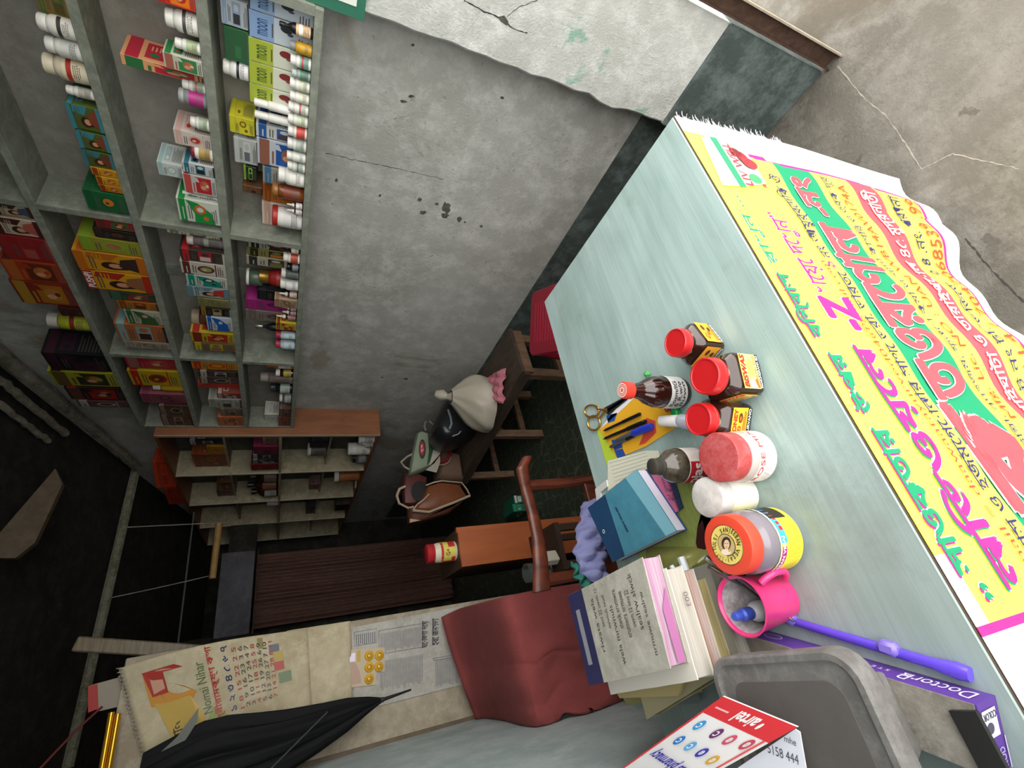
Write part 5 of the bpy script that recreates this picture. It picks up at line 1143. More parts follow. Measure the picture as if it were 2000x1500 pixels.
for k, (nm, th, cr, cv, pgs, lab) in enumerate(specs):
    o, c4 = book(nm, zs_, zs_ + th, cr, cv, pgs, lab, seed=k); zs_ += th + .0006
    if k == 4:
        mb = MB(); A = c4[0].lerp(c4[1], .25); A.z = zs_ - th + .008; n_ = (c4[1] - c4[0]).normalized(); A -= Vector((0, .0035, 0))
        put_text(mb, '003', flat(A, n_ * -.02 if False else n_ * .02, Vector((0, 0, .009))), 0); mb.build('number_stamp', pm('6a5a5a'), o)
    if k == 5:
        zt = zs_ - .0004; top = [Vector((p.x, p.y, zt)) for p in c4]; lt = lambda a, b, t: top[a].lerp(top[b], t)
        MB().add([lt(0, 3, .78), lt(1, 2, .78), top[2], top[3]], [(0, 1, 2, 3)]).build('navy_spine', mat('navy_tape', '2c2c56', .5, var=.25, vs=40), o)
        a_, b_ = lt(0, 3, .87), lt(1, 2, .87); a2, b2 = lt(0, 3, .93), lt(1, 2, .93); e = Vector((0, 0, .0004))
        MB().add([a_.lerp(b_, .2) + e, a_.lerp(b_, .8) + e, a2.lerp(b2, .8) + e, a2.lerp(b2, .2) + e], [(0, 1, 2, 3)]).build('spine_label', pm('8a8a92'), o)
        mb = MB(); rr = random.Random(2); W8 = ['nrmuwe', 'sealrw', 'uwvm 12', 'erumwra', 'slwck', 'wela', 'mrwnuls', 'oevz 22', 'rlwata', 'lwuol']
        for i in range(9):
            t0 = .08 + i * .072; s0 = rr.uniform(.06, .3); s1 = min(.95, s0 + rr.uniform(.25, .6))
            P0 = lt(0, 3, t0); P1 = lt(1, 2, t0); A = P0.lerp(P1, s0) + e; B = P0.lerp(P1, s1) + e; H = (lt(0, 3, t0 - .045) - lt(0, 3, t0)) * rr.uniform(.7, 1.1)
            put_text(mb, W8[i] + ' ' + W8[(i * 3 + 1) % 10], flat(A, B - A, -H) if False else flat(B, A - B, H * -1), 0)
        mb.build('handwriting', pm('4a4640'), o)
        # lilac marker strip on the pages
        q = [c4[0].lerp(c4[1], .30), c4[0].lerp(c4[1], .98)]
        MB().add([q[0] + Vector((0, -.001, zt - .030)), q[1] + Vector((0, -.001, zt - .030)), q[1] + Vector((0, -.001, zt - .016)), q[0].lerp(q[1], .3) + Vector((0, -.001, zt - .014))], [(0, 1, 2, 3)]).build('pink_page_edge', pm('a0628e'), o)
# plastic pouch with white sticks behind the pile
o = thing('plastic_pouch', 'crumpled clear greenish plastic pouch of white packets between diary and ledgers', 'pouch', onz(1330, 1100, T))
def pf(u, v):
    x = 1262 + (1392 - 1262) * u; y = 1068 + (1140 - 1068) * v; b_ = math.sin(math.pi * u) * math.sin(math.pi * v)
    return onz(x, y, T + .003 + .028 * b_ + .004 * math.sin(u * 19 + v * 13) * b_)
MB().grid(pf, 26, 18).build('pouch_film', mat('olive_film', 'a8a85c', .25, trans=.45, coat=.5), o, smooth=True)
for (p0, p1, w_) in (((1330, 1088), (1342, 1120), .007), ((1312, 1105), (1322, 1125), .005)):
    MB().tube([onz(*p0, T + .034), onz(*p1, T + .034)], w_, 6).build('white_packet', pm('dfe6ea'), o)

# pink mug with spoon and small bottle
c = C3((-.018, .560)); r_ = .041; h_ = .088
o = thing('pink_mug', 'hot pink plastic mug with dusty white inside', 'mug', c)
PK = mat('hot_pink_plastic', 'e0387c', .32, coat=.2)
MB().lathe([(.030, 0), (.0325, .002), (r_ - .001, h_ - .002), (r_ + .001, h_), (r_ - .001, h_ + .0005), (r_ - .003, h_ - .002), (r_ - .004, h_ - .005)], c, 40, cap=False).build('mug_wall', PK, o, smooth=True)
MB().lathe([(r_ - .004, h_ - .005), (.031, .006), (0, .005)], c, 40, cap=False).build('dusty_inside', stained('chalky_residue', 'b9b3b4', 'cfcaca', '6a5a5c', 25, 60, bump=.1), o, smooth=True)
MB().lathe([(0, .0), (.030, 0)], c, 30, cap=False).build('mug_base', PK, o)
hd = Vector((.55, -.83, 0)).normalized(); pts = []
for k in range(11):
    a = -1.25 + 2.5 * k / 10; pts.append(c + hd * (r_ - .006 + .024 * math.cos(a) * 1.1) + Vector((0, 0, h_ * .5 + .029 * math.sin(a))))
MB().tube(pts, .0052, 10).build('mug_handle', PK, o, smooth=True)
silver = mat('tarnished_steel', 'a9a39c', .22, .95)
for j, (p0, p1) in enumerate((((1392, 1100), (1478, 1190)), ((1400, 1118), (1466, 1180)))):
    A_ = onz(p0[0] - 14, p0[1] - 12, T + .108 + .006 * j); 
    o = thing('teaspoon', ['long steel teaspoon leaning out of the pink mug towards the big jar', 'second steel spoon handle beside the longer one in the pink mug'][j], 'spoon', c + Vector((0, 0, .02)), 'spoons in the pink mug')
    B_ = c + Vector((-.012 + .012 * j, -.012 + .02 * j, .028)); mid = A_.lerp(B_, .5) + Vector((0, 0, -.004))
    MB().tube([A_, A_.lerp(mid, .5) + Vector((0, 0, .003)), mid, mid.lerp(B_, .6), B_], [.0046, .0042, .0028, .0022, .0024], 10).build('spoon_handle', silver, o, smooth=True)
    if j == 0:
        d_ = (B_ - mid).normalized()
        MB().grid(lambda u, v: B_ + d_ * (.030 * v) + Vector((.8, .6, 0)).normalized() * (.010 * math.sin(math.pi * min(1, v * .96 + .04)) * (u - .5) * 2) + Vector((0, 0, .003 * (u - .5) ** 2 * 4)), 8, 10).build('spoon_bowl', silver, o, smooth=True, solid=.0008)
o = thing('blue_nozzle_bottle', 'small white bottle with blue nozzle standing inside the pink mug', 'bottle', c + Vector((-.012, .012, .01)))
q = c + Vector((-.012, .012, .0)); 
MB().lathe([(.010, .010), (.0145, .013), (.0145, .050), (.010, .058), (.006, .060)], q, 20).build('bottle_body', mat('frosted_white', 'b8b8bc', .4), o, smooth=True)
MB().lathe([(.0085, .060), (.009, .061), (.009, .078), (.0062, .081), (.0060, .094), (.0052, .096), (0, .096)], q, 16).build('blue_nozzle', mat('blue_violet_plastic', '3a50b0', .35), o, smooth=True)

# stethoscope box: purple side, dusty grey top
A0, A1 = Vector((-.0565, .618, 0)), Vector((-.146, .352, 0)); dr = (A1 - A0).normalized(); nr = Vector((dr.y, -dr.x, 0))
if nr.x > 0: nr = -nr
L0 = (A1 - A0).length; Wd = .066; Hh = .042
base = [A0, A1, A1 + nr * Wd, A0 + nr * Wd]
o = thing('stethoscope_box', 'long purple stethoscope box with a dusty grey cardboard top on the counter', 'box', (A0 + A1) / 2 + Vector((0, 0, T)))
PUR = mat('purple_card', '5c3a94', .5, var=.25, vs=30)
MB().prism([p + Vector((0, 0, T)) for p in base], (0, 0, 0), (0, 0, Hh)).build('box_body', PUR, o)
MB().prism([p + Vector((0, 0, T)) for p in (A0 - dr * .003, A1 - dr * .002, A1 + nr * Wd - dr * .002, A0 + nr * Wd - dr * .003)], (0, 0, Hh), (0, 0, Hh + .0016)).build('cardboard_top', stained('dusty_cardboard', '8c877e', '9a958c', '615c54', 12, 40, bump=.3), o)
Af = Art(A0 + Vector((0, 0, T)), (A1 - A0), Vector((0, 0, Hh)), .0005)
if Af.n.dot(nr) > 0: Af.n = -Af.n
Af.text('Doctor℞', .72, .25, .97, .80, 'd8d0e4', .0, .1, rot='m').text('S T E T H O S C O P E', .36, .40, .68, .56, 'c8bcdc', .01, rot='m').ell(.13, .5, .05, .22, 'c8bcdc').ell(.13, .5, .044, .18, PUR)
Af.build('printed_lettering', o)
Ae = Art(A1 + Vector((0, 0, T)), nr * Wd, Vector((0, 0, Hh)), .0006)
if Ae.n.dot(dr) < 0: Ae.n = -Ae.n
Ae.rect(.12, .2, .52, .9, 'd8d4dc').ell(.38, .62, .08, .18, '4a4458').text('COLOR', .16, .22, .26, .86, '3a3448', .02, rot='m90').text('KOD', .68, .2, .95, .45, 'b8a8d4', .01, rot='m').lines(.55, .0, 1, .12, 1, 'c8bcdc', 0)
Ae.build('end_sticker', o)
# purple translucent clip rail along the box
o = thing('purple_clip_rail', 'see-through violet plastic bar with two clips lying beside the stethoscope box', 'plastic bar', onz(1700, 1260, T))
VI = mat('violet_clear_plastic', '6a50e0', .25, trans=.25, coat=.3)
A_, B_ = onz(1522, 1205, T + .006), onz(1896, 1318, T + .006)
MB().tube([A_, A_.lerp(B_, .05), A_.lerp(B_, .85), A_.lerp(B_, .95), B_], [.004, .0055, .0065, .0095, .008], 12).build('bar', VI, o, smooth=True)
for t in (.08, .66):
    q = A_.lerp(B_, t); e = (B_ - A_).normalized(); Mx = Matrix.Translation(q) @ Matrix.Rotation(math.atan2(e.y, e.x), 4, 'Z')
    MB(Mx).box((-.011, -.004, -.005), (.011, .012, .012), ch=.004).build('clip', mat('pale_violet_plastic', '8a78d8', .3, trans=.2), o, smooth=True)

# dark panel for the open slot and grey moulded case on the box
zc0 = T + Hh + .004
G = [onz(1362, 1275, .86), onz(1650, 1300, .86)]
gx0, gx1, gy0, gy1 = -.232, -.073, .388, .606
ztp = .905
o = thing('grey_plastic_case', 'grey moulded plastic case with rounded corners and sunken lid panel', 'case', ((gx0 + gx1) / 2, (gy0 + gy1) / 2, zc0))
def rrect(x0, x1, y0, y1, r, z, n=6):
    pts = []
    for cx_, cy_, a0 in ((x1 - r, y1 - r, 0), (x0 + r, y1 - r, 90), (x0 + r, y0 + r, 180), (x1 - r, y0 + r, 270)):
        for k in range(n + 1): a = math.radians(a0 + 90 * k / n); pts.append((cx_ + r * math.cos(a), cy_ + r * math.sin(a), z))
    return pts
def shell(rings):
    mb = MB(); n = len(rings[0]); vs = [p for r_ in rings for p in r_]; fs = []
    for j in range(len(rings) - 1):
        for k in range(n): a, b_ = j * n + k, j * n + (k + 1) % n; fs.append((a, b_, b_ + n, a + n))
    fs.append(tuple(reversed(range(n)))); fs.append(tuple((len(rings) - 1) * n + k for k in range(n)))
    mb.add(vs, fs); return mb
GP = stained('scuffed_grey_plastic', '6f6c6a', '7e7b79', '5a5754', 6, 40, bump=.08, rough=.5)
rg = lambda d_, z, r=.035: rrect(gx0 + d_, gx1 - d_, gy0 + d_, gy1 - d_, max(.004, r - d_), z)
shell([rg(.040, zc0), rg(.034, zc0 + .03), rg(.012, ztp - .035), rg(.0, ztp - .026), rg(.0, ztp - .003), rg(.003, ztp), rg(.010, ztp), rg(.013, ztp - .003), rg(.017, ztp - .004)]).build('case_shell', GP, o, smooth=True)
shell([rg(.030, ztp - .0045, .05), rg(.031, ztp - .0035, .05)]).build('sunken_panel', mat('dusty_panel', '5a5552', .7, var=.25, vs=8), o)
mb = MB(); mb.box((-.225, .352, zc0 - .002), (-.150, .377, zc0 + .004)); 
thing1('dark_slot_panel', mb, mat('dark_slot_panel', '1c1b1a', .5), 'flat dark panel coloured as the shaded slot between grey case and purple box end', 'panel', (-.19, .39, zc0 - .002))  # dark colour stands for the shade inside the open slot

# folded payment card standing on the case
zk = .935
Pa, Pb = onz(1412, 1360, zk), onz(1558, 1420, zk - .004)
dn = onz(1215, 1500, zk) - Pa; 
Pd = Pa + dn * 1.25; Pc = Pb + dn * 1.25
o = thing('payment_card', 'white and red payment card with coloured app logos and blue handwriting', 'card', (Pa + Pb) / 2 - Vector((0, 0, .01)))
A = Art(Pa, Pb - Pa, Pd - Pa, .0004)
if A.n.z < 0: A.n = -A.n
nrm = A.n.copy()
MB().prism([Pa, Pb, Pc, Pd], -nrm * .0025, Vector((0, 0, 0))).build('card_board', pm('efeaea'), o)
A.rect(0, 0, 1, .14, 'd83038').rect(.0, .14, .03, 1, 'd83038').rect(.93, .14, .96, 1, 'e05a5a').text('airtel', .38, .035, .66, .115, 'f6f0f0', .03, 0, rot='m').lines(.08, .06, .28, .09, 1, 'f0b8b8').ell(.72, .075, .02, .025, 'f6f0f0')
for (u, v, col) in ((.86, .20, 'c84a5a'), (.66, .22, 'd2506a'), (.46, .22, '6a2a6a'), (.18, .22, '3a9ad8'), (.80, .38, 'd8a83c'), (.60, .37, '3c3ab0'), (.40, .37, '5aa8e0'), (.20, .37, '2a7ac8')):
    A.ell(u, v, .05, .045, col).text('@' if u > .5 else 'C', u - .022, v - .02, u + .022, v + .02, 'f4f4f4', .04, rot='m')
A.text('Biswas pharmacy', .10, .48, .92, .60, '2a22a8', .02, .2, rot='m').text('Or Pay', .40, .64, .62, .68, '8a8a8a', rot='m').text('at BISWAS pharmacy', .30, .70, .70, .73, '8a8a8a', rot='m')
A.build('printed_face', o)
q = [onz(*p, zk - .012) for p in ((1553, 1424), (1562, 1430), (1574, 1500), (1584, 1560), (1250, 1560), (1440, 1500))]
MB().prism(q, Vector((0, 0, -.0015)), Vector((0, 0, 0))).build('lower_leaf', pm('d8dae4'), o)
def hw(t, p0, p1, h):
    a_, b_ = onz(*p0, zk - .0115), onz(*p1, zk - .0115); e_ = (b_ - a_); n_ = Vector((-e_.y, e_.x, 0)).normalized() * h; mb = MB(); put_text(mb, t, flat(a_, e_, n_), 0, 0, .2); mb.build('handwriting', pm('4a4458'), o)
hw('5158 444', (1500, 1470), (1562, 1495), .010); hw('mhe', (1532, 1448), (1556, 1458), .007)

# loose yellowed papers poking out under the ledger pile, picture-left side
for k, (pts, z, col, lab) in enumerate((
 ([(1195, 1325), (1260, 1312), (1340, 1330), (1330, 1358), (1215, 1362)], .868, 'b0a070', 'yellowed frayed papers sticking out just under the top ledger'),
 ([(1215, 1352), (1370, 1335), (1372, 1352), (1230, 1376)], .812, '8f8a5c', 'olive paper bundle edge sticking out low under the ledger pile'),
 ([(1225, 1362), (1365, 1352), (1368, 1372), (1250, 1382)], .770, '7d8a88', 'blue-grey paper sticking out lowest under the ledger pile'))):
    P = [onz(*p, z) for p in pts]; P = [Vector((max(p.x, -.230), max(p.y, .62), z)) for p in P]; cen = sum(P, Vector()) / len(P)
    cx_ = sum((p.x for p in P)) / len(P)
    tag(MB().prism(P, (0, 0, 0), (0, 0, .006)).build('loose_papers', pm(col, .8), None, cen), lab, 'paper', 'pile of ledgers and papers on the table left end')

# ------------------------------------------------------------------ hung on the partition board
YF = PY - .002
def onp(px, py, d=0.0): return ony(px, py, YF - d)
# printed newspaper sheet
o = thing('newspaper_sheet', 'grey newspaper page with columns of print pasted on the partition board behind the red cloth', 'newspaper', onp(900, 1300))
N = [onp(686, 1226, .002), onp(905, 1183, .002), onp(930, 1330, .002), onp(745, 1378, .002), onp(692, 1378, .002)]
MB().prism([p for p in N], Vector((0, 0, 0)), Vector((0, .0012, 0))).build('newsprint', stained('newsprint', 'b3b0a8', 'bdbab2', '9c9990', 8, 30, bump=.05), o)
def onp_lines(x0, y0, x1, y1, n, col, name='print_lines'):
    """rows of type: picture x runs down the page"""
    mb = MB(); rr = random.Random(int(x0 + y0))
    for i in range(n):
        X = x0 + (x1 - x0) * (i + .3) / n; e = y0 + (y1 - y0) * rr.uniform(.85, 1); sl = -.17
        a, b, c_, d_ = (X, y0), (X, e), (X + (x1 - x0) * .4 / n, e), (X + (x1 - x0) * .4 / n, y0)
        mb.add([onp(p[0], p[1] + sl * (p[0] - x0), .0035) for p in (a, b, c_, d_)], [(0, 1, 2, 3)])
    o_ = mb.build(name, pm(col), o); o_['kind'] = 'stuff'
onp_lines(742, 1238, 826, 1276, 34, '77757a'); onp_lines(742, 1292, 826, 1352, 34, '77757a'); onp_lines(850, 1290, 896, 1345, 20, '77757a')
onp_lines(694, 1240, 734, 1262, 10, '5a5a62')
for (x0, y0, x1, y1) in ((692, 1235, 736, 1262), (740, 1232, 828, 1278), (846, 1286, 905, 1290)):
    sl = -.17; fr = [(x0, y0), (x1, y0 + sl * (x1 - x0)), (x1, y1 + sl * (x1 - x0)), (x0, y1), (x0, y0)]
    MB().tube([onp(*p, .0036) for p in fr], .0008, 4).build('column_rule', pm('4a4a50'), o)
def hp(x, y, body, h, L, name='headline'):   # headline: text's right runs down the picture
    a, b, c_ = onp(x, y, .004), onp(x, y + L, .004), onp(x - h, y, .004); mb = MB(); put_text(mb, body, flat(b, a - b, c_ - a) if False else flat(b, a - b, (a - c_) * -1), 0, .02); mb.build(name, pm('2c2c34'), o)
for (x, y, t_) in ((838, 1213, 'ঘোষণা দেয়'), (858, 1208, 'হবে জনসভা')):
    p, q, s_ = onp(x, y, .004), onp(x, y + 52, .004), onp(x + 14, y, .004)
    mb = MB(); put_text(mb, t_, flat(q, p - q, p - s_), 0, .02); mb.build('headline', pm('2c2c34'), o)

# foil blister of gold tablets with its carton piece
o = thing('tablet_blister', 'cut blister strip with five gold tablets stuck on the partition board', 'tablet pack', onp(715, 1300))
Bc = [onp(*p, .006) for p in ((683, 1269), (751, 1264), (751, 1311), (735, 1313), (735, 1337), (684, 1343))]
MB().prism(Bc, Vector((0, 0, 0)), Vector((0, .002, 0))).build('pack_card', pm('b8a88a'), o)
for pts, col in (([(683, 1276), (694, 1275), (694, 1292), (683, 1293)], 'e6dcf0'), ([(684, 1294), (694, 1293), (702, 1310), (706, 1334), (684, 1338)], 'b09080'), ([(697, 1271), (704, 1270), (704, 1292), (697, 1293)], 'b8942c')):
    MB().prism([onp(*p, .0066) for p in pts], Vector((0, 0, 0)), Vector((0, .0004, 0))).build('printed_patch', pm(col), o)
gt = mat('gold_tablet', 'd8a82c', .35, coat=.4)
for (x, y) in ((721, 1281), (741, 1280), (721, 1303), (740, 1302), (721, 1326)):
    p = onp(x, y, .008); M = Matrix.Translation(p) @ Matrix.Rotation(math.pi / 2, 4, 'X')
    MB(M).lathe([(.017, 0), (.016, .003), (.011, .007), (.0, .0085)], (0, 0, 0), 20).build('tablet', gt, o, smooth=True)
    MB(M).lathe([(.006, .0085), (.0075, .0092), (.009, .0082)], (0, 0, 0), 16, cap=False).build('tablet_dimple', pm('a87818'), o, smooth=True)

# calendar
o = thing('wall_calendar', 'curling cream wall calendar with orange and green print hanging on the partition board top', 'calendar', onp(232, 1305))
tl, tr, bl_, br_ = onp(300, 1540), onp(233, 1306), onp(610, 1400), onp(600, 1232)
def calf(u, v, lift=0.0):   # u across left->right (world), v down
    top = Vector((tl.x + (tr.x - tl.x) * u, 0, tl.z + (tr.z - tl.z) * u)); bot = Vector((bl_.x + (br_.x + .006 - bl_.x) * u, 0, bl_.z + (br_.z - bl_.z) * u))
    p = top.lerp(bot, v); bul = .012 + .05 * max(0, u - .55) * math.sin(math.pi * min(1, v * 1.3)) * 2 + .02 * math.sin(math.pi * v)
    p.y = YF - bul - lift; p.x += .012 * math.sin(math.pi * v) * u; return p
CAL = stained('calendar_paper', 'bfb498', 'c9bfa6', 'a3977a', 5, 20, bump=.05)
MB().grid(calf, 24, 30).build('calendar_sheet', CAL, o, smooth=True, solid=.001)
def cpoly(pts, col, name='printed_patch', l=.002):
    MB().add([calf(u, v, l) for u, v in pts], [tuple(range(len(pts)))]).build(name, pm(col), o)
cpoly([(.60, .10), (.86, .10), (.80, .16), (.70, .28), (.62, .34), (.55, .30), (.60, .18)], 'c08a3c'); cpoly([(.20, .18), (.62, .12), (.60, .30), (.40, .36), (.25, .34)], 'b89a48')
cpoly([(.68, .12), (.90, .10), (.90, .26), (.86, .30), (.86, .20), (.68, .2)], 'a83a34', l=.003); cpoly([(.70, .13), (.82, .13), (.80, .19), (.72, .19)], 'c89a80', l=.0035)
cpoly([(.02, .40), (.10, .22), (.28, .30), (.34, .40)], 'b88a3a'); cpoly([(.08, .5), (.22, .32), (.45, .40), (.3, .5)], '8a9a5a')
cpoly([(.70, .78), (.80, .78), (.80, .84), (.70, .84)], 'a89038'); cpoly([(.60, .78), (.69, .78), (.69, .84), (.60, .84)], 'a84038'); cpoly([(.46, .8), (.57, .8), (.57, .88), (.46, .88)], '6a7a5a'); cpoly([(.86, .70), (.97, .70), (.97, .73), (.86, .73)], '8a8050'); cpoly([(.80, .76), (.88, .76), (.88, .82), (.80, .82)], '5a5a64')
def ctext(t, u0, u1, v0, v1, col, off=.01):
    mb = MB(); put_text(mb, t, lambda a, b: calf(u0 + (u1 - u0) * a, v1 + (v0 - v1) * b, .003), 0, off); mb.build('calendar_lettering', pm(col), o)
ctext('সোনালী', .12, .46, .155, .225, '3a3a2c'); ctext('Nomai Nihar', .40, .86, .35, .40, '4a6a3a', .0); ctext('শ্রীরামকৃষ্ণ কথা', .3, .98, .41, .465, 'a8342c', .02)
ctext('১ ২ ৩ ৪ ৫ ৬ ৭', .35, .95, .50, .535, '2c2c5a', .02)
for i in range(7): ctext('%d %d %d %d %d %d' % (i + 1, i + 8, i + 15, i + 22, i + 2, i + 5), .34 + .0 * i, .92, .555 + i * .034, .578 + i * .034, '4a4038' if i % 3 else '9a3a30', .012)
mb = MB()
for i in range(30):
    u = i / 29; p = calf(u, 0, 0); mb.tube([p + Vector((0, -.004, -.008)), p + Vector((0, -.008, .002)), p + Vector((0, .003, .006))], .0016, 5)
k_ = mb.build('spiral_binding', pm('a8a098'), o); k_['kind'] = 'stuff'
# crumpled paper sheet under the calendar edge
q = [onp(*p, .003) for p in ((560, 1232), (684, 1213), (688, 1375), (600, 1400))]
MB().grid(lambda u, v: (q[0].lerp(q[3], u)).lerp(q[1].lerp(q[2], u), v) + Vector((0, -.006 * abs(math.sin(u * 7 + v * 9)), 0)), 16, 16).build('crumpled_sheet', CAL, o, smooth=True, solid=.001)
# small card with red end above the calendar, strap and golden rods
o = thing('red_ended_card', 'small dusty card with a red end behind the calendar top', 'card', onp(205, 1360))
MB().prism([onp(*p, -.02) for p in ((178, 1338), (236, 1322), (240, 1378), (190, 1390))], Vector((0, 0, 0)), Vector((0, .003, 0))).build('card_board', pm('8a8072'), o)
MB().prism([onp(*p, -.018) for p in ((172, 1340), (190, 1336), (192, 1384), (172, 1392))], Vector((0, 0, 0)), Vector((0, .003, 0))).build('red_end', pm('9c2a24'), o)
A, B, C_ = onp(200, 1380, .02), onp(150, 1425, .02), onp(60, 1520, .02)
thing1('red_strap', MB().tube([A, B, C_], .0035, 6), mat('dark_red_strap', '5c1c1c', .7), 'thin dark red strap slanting down beside the calendar', 'strap', A)
for j, dx in enumerate((0, 13)):
    A, B = ony(218 + dx, 1391 + 3 * j, YF - .05), ony(194 + dx, 1530 + 3 * j, YF - .05)
    thing1('golden_rod', MB().tube([A, B], .008, 14), mat('golden_foil', 'd8a02c', .22, .75), ['shiny golden rod at the calendar corner, upper of the pair', 'shiny golden rod at the calendar corner, the one touching the calendar'][j], 'rod', A, 'golden rods beside the calendar', smooth=True)

# umbrella, folded, hanging tip down
o = thing('folded_umbrella', 'folded black umbrella hanging tip down over the calendar', 'umbrella', ony(640, 1420, PY - .14))
YU = PY - .14
ax = [(746, 1367, .006), (720, 1376, .020), (680, 1394, .040), (620, 1421, .058), (560, 1446, .072), (500, 1464, .082), (440, 1478, .090), (390, 1492, .090), (340, 1515, .085), (270, 1550, .08)]
AX = [(ony(x, y, YU), r) for x, y, r in ax]
def umb(u, v):
    t = v * (len(AX) - 1); i = min(int(t), len(AX) - 2); f_ = t - i; p = AX[i][0].lerp(AX[i + 1][0], f_); r = AX[i][1] * (1 - f_) + AX[i + 1][1] * f_
    a = 2 * math.pi * u; r *= 1 + .16 * math.cos(8 * a + v * 2.5) + .05 * math.sin(19 * a)
    return p + Vector((math.cos(a) * r, math.sin(a) * r * .8, 0))
MB().grid(umb, 96, 40).build('canopy', mat('black_nylon', '0d0e10', .75, bump=.1, bs=30, spec=.25), o, smooth=True)
tip = ony(803, 1347, YU); MB().tube([AX[0][0], AX[0][0].lerp(tip, .5), tip], [.006, .0045, .003], 10).build('tip_rod', mat('dull_black_metal', '1c1a18', .4, .5), o, smooth=True)
MB().tube([AX[0][0].lerp(AX[1][0], .1), AX[0][0].lerp(tip, .06)], [.009, .0075], 12).build('tip_ferrule', pm('2a2624'), o, smooth=True)
MB().tube([ony(640, 1390, YU - .075), ony(590, 1440, YU - .095), ony(540, 1490, YU - .10), ony(500, 1530, YU - .11)], .0022, 6).build('closing_strap', pm('3a3c40'), o)
# open fold of an umbrella panel, see-through film edge at the calendar
q = [ony(*p, YU - .03) for p in ((388, 1382), (385, 1410), (340, 1480), (300, 1482), (345, 1440))]
MB().prism(q, Vector((0, 0, 0)), Vector((0, .002, 0))).build('loose_panel', mat('grey_film', '4a5048', .4), o)

# red cloth hung over the lower board
YC = 1.80
rc = thing('maroon_cloth', 'folded maroon cloth draped down from the partition board behind the ledger pile', 'cloth', ony(1000, 1300, 1.55))
TOPC = [(1130, 1130), (1050, 1152), (960, 1172), (880, 1192), (862, 1206), (868, 1240), (890, 1310), (915, 1370), (930, 1403)]
def poly_at(P_, t):
    L_ = [0]
    for a, b in zip(P_, P_[1:]): L_.append(L_[-1] + math.hypot(b[0] - a[0], b[1] - a[1]))
    s = t * L_[-1]
    for i in range(len(P_) - 1):
        if s <= L_[i + 1] + 1e-9:
            f_ = (s - L_[i]) / max(1e-9, L_[i + 1] - L_[i]); return (P_[i][0] + (P_[i+1][0] - P_[i][0]) * f_, P_[i][1] + (P_[i+1][1] - P_[i][1]) * f_)
    return P_[-1]
LEFT = [(862, 1206), (875, 1255), (900, 1330), (930, 1404)]          # upper hem in the place
RIGHT = [(1370, 1130), (1385, 1200), (1380, 1290), (1375, 1345)]      # lower end, hidden by the ledgers
TOPE = [(862, 1206), (900, 1188), (960, 1172), (1050, 1152), (1200, 1128), (1370, 1130)]
BOTE = [(930, 1404), (1000, 1418), (1078, 1430), (1098, 1392), (1150, 1395), (1230, 1372), (1375, 1345)]
def redf(u, v):
    a, b = poly_at(TOPE, u), poly_at(BOTE, u); x = a[0] + (b[0] - a[0]) * v; y = a[1] + (b[1] - a[1]) * v
    l = poly_at(LEFT, v); k = max(0, 1 - u * 4); x += (l[0] - (862 + 68 * v)) * k
    dg = v * 1.0 + u * 1.1; fold = .030 * max(0, math.sin(dg * 9.0)) ** 3 * min(1, u * 2.5) * v + .012 * math.sin((v * 5.0 - u * 2.2) * 2.0) * min(1, u * 3) * (.4 + v) + .010 * math.sin(v * 23 - u * 7) * u + .02 * max(0, math.sin((v - .55) * 9 + u * 3)) * (v > .5)
    edge = -.03 * (1 - min(1, min(u * 8, v * 8, (1 - v) * 8)))
    t_ = min(1, u / .28); yy = 2.03 - .50 * t_ * t_ * (3 - 2 * t_)
    p = ony(x, y, yy - fold - edge * .6); p.x = max(p.x, LX + .008); return p
MB().grid(redf, 60, 50).build('cloth_sheet', mat('maroon_cotton', '8a4240', .95, var=.25, vs=5, bump=.3, bs=180), rc, smooth=True, solid=.012)

# ------------------------------------------------------------------ low bench along the wall
BT = 0.404
bw = wave_wood('dark_bench_wood', '3f342b', '57493c', (6, 1.5, 6), 5, .6); bl2 = wave_wood('worn_bench_edge', '6b5342', '86694f', (6, 6, 2), 6, .6)
b_ = thing('wooden_bench', 'low dark wooden bench standing along the bare grey wall with bags on it', 'bench', (1.25, 2.4, 0))
BP = [Vector((1.165, 1.765, 0)), Vector((1.462, 1.80, 0)), Vector((1.44, 2.98, 0)), Vector((.962, 2.93, 0))]
MB().prism(BP, BT - .022, BT).build('bench_top', bw, b_)
def bq(u, v): return BP[0].lerp(BP[1], u).lerp(BP[3].lerp(BP[2], u), v)
for u in (.08, .86):
    for v in (.02, .5, .93):
        p = bq(u, v); MB().box((p.x - .02, p.y, 0), (p.x + .025, p.y + .045, BT - .022), ch=.002).build('leg', bl2, b_)
def bbar(u0, v0, u1, v1, z0, z1, w, nm):
    A, B = bq(u0, v0), bq(u1, v1); n_ = Vector((-(B - A).y, (B - A).x, 0)).normalized() * w
    MB().prism([A, B, B + n_, A + n_], (0, 0, z0), (0, 0, z1)).build(nm, bl2 if nm != 'side_apron' else bw, b_)
bbar(.02, .004, .98, .004, BT - .075, BT - .022, .022, 'end_apron'); bbar(.015, .98, .015, .02, BT - .065, BT - .022, .018, 'side_apron')
for v in (.04, .52, .94): bbar(.1, v, .88, v, .10, .135, .025, 'stretcher')
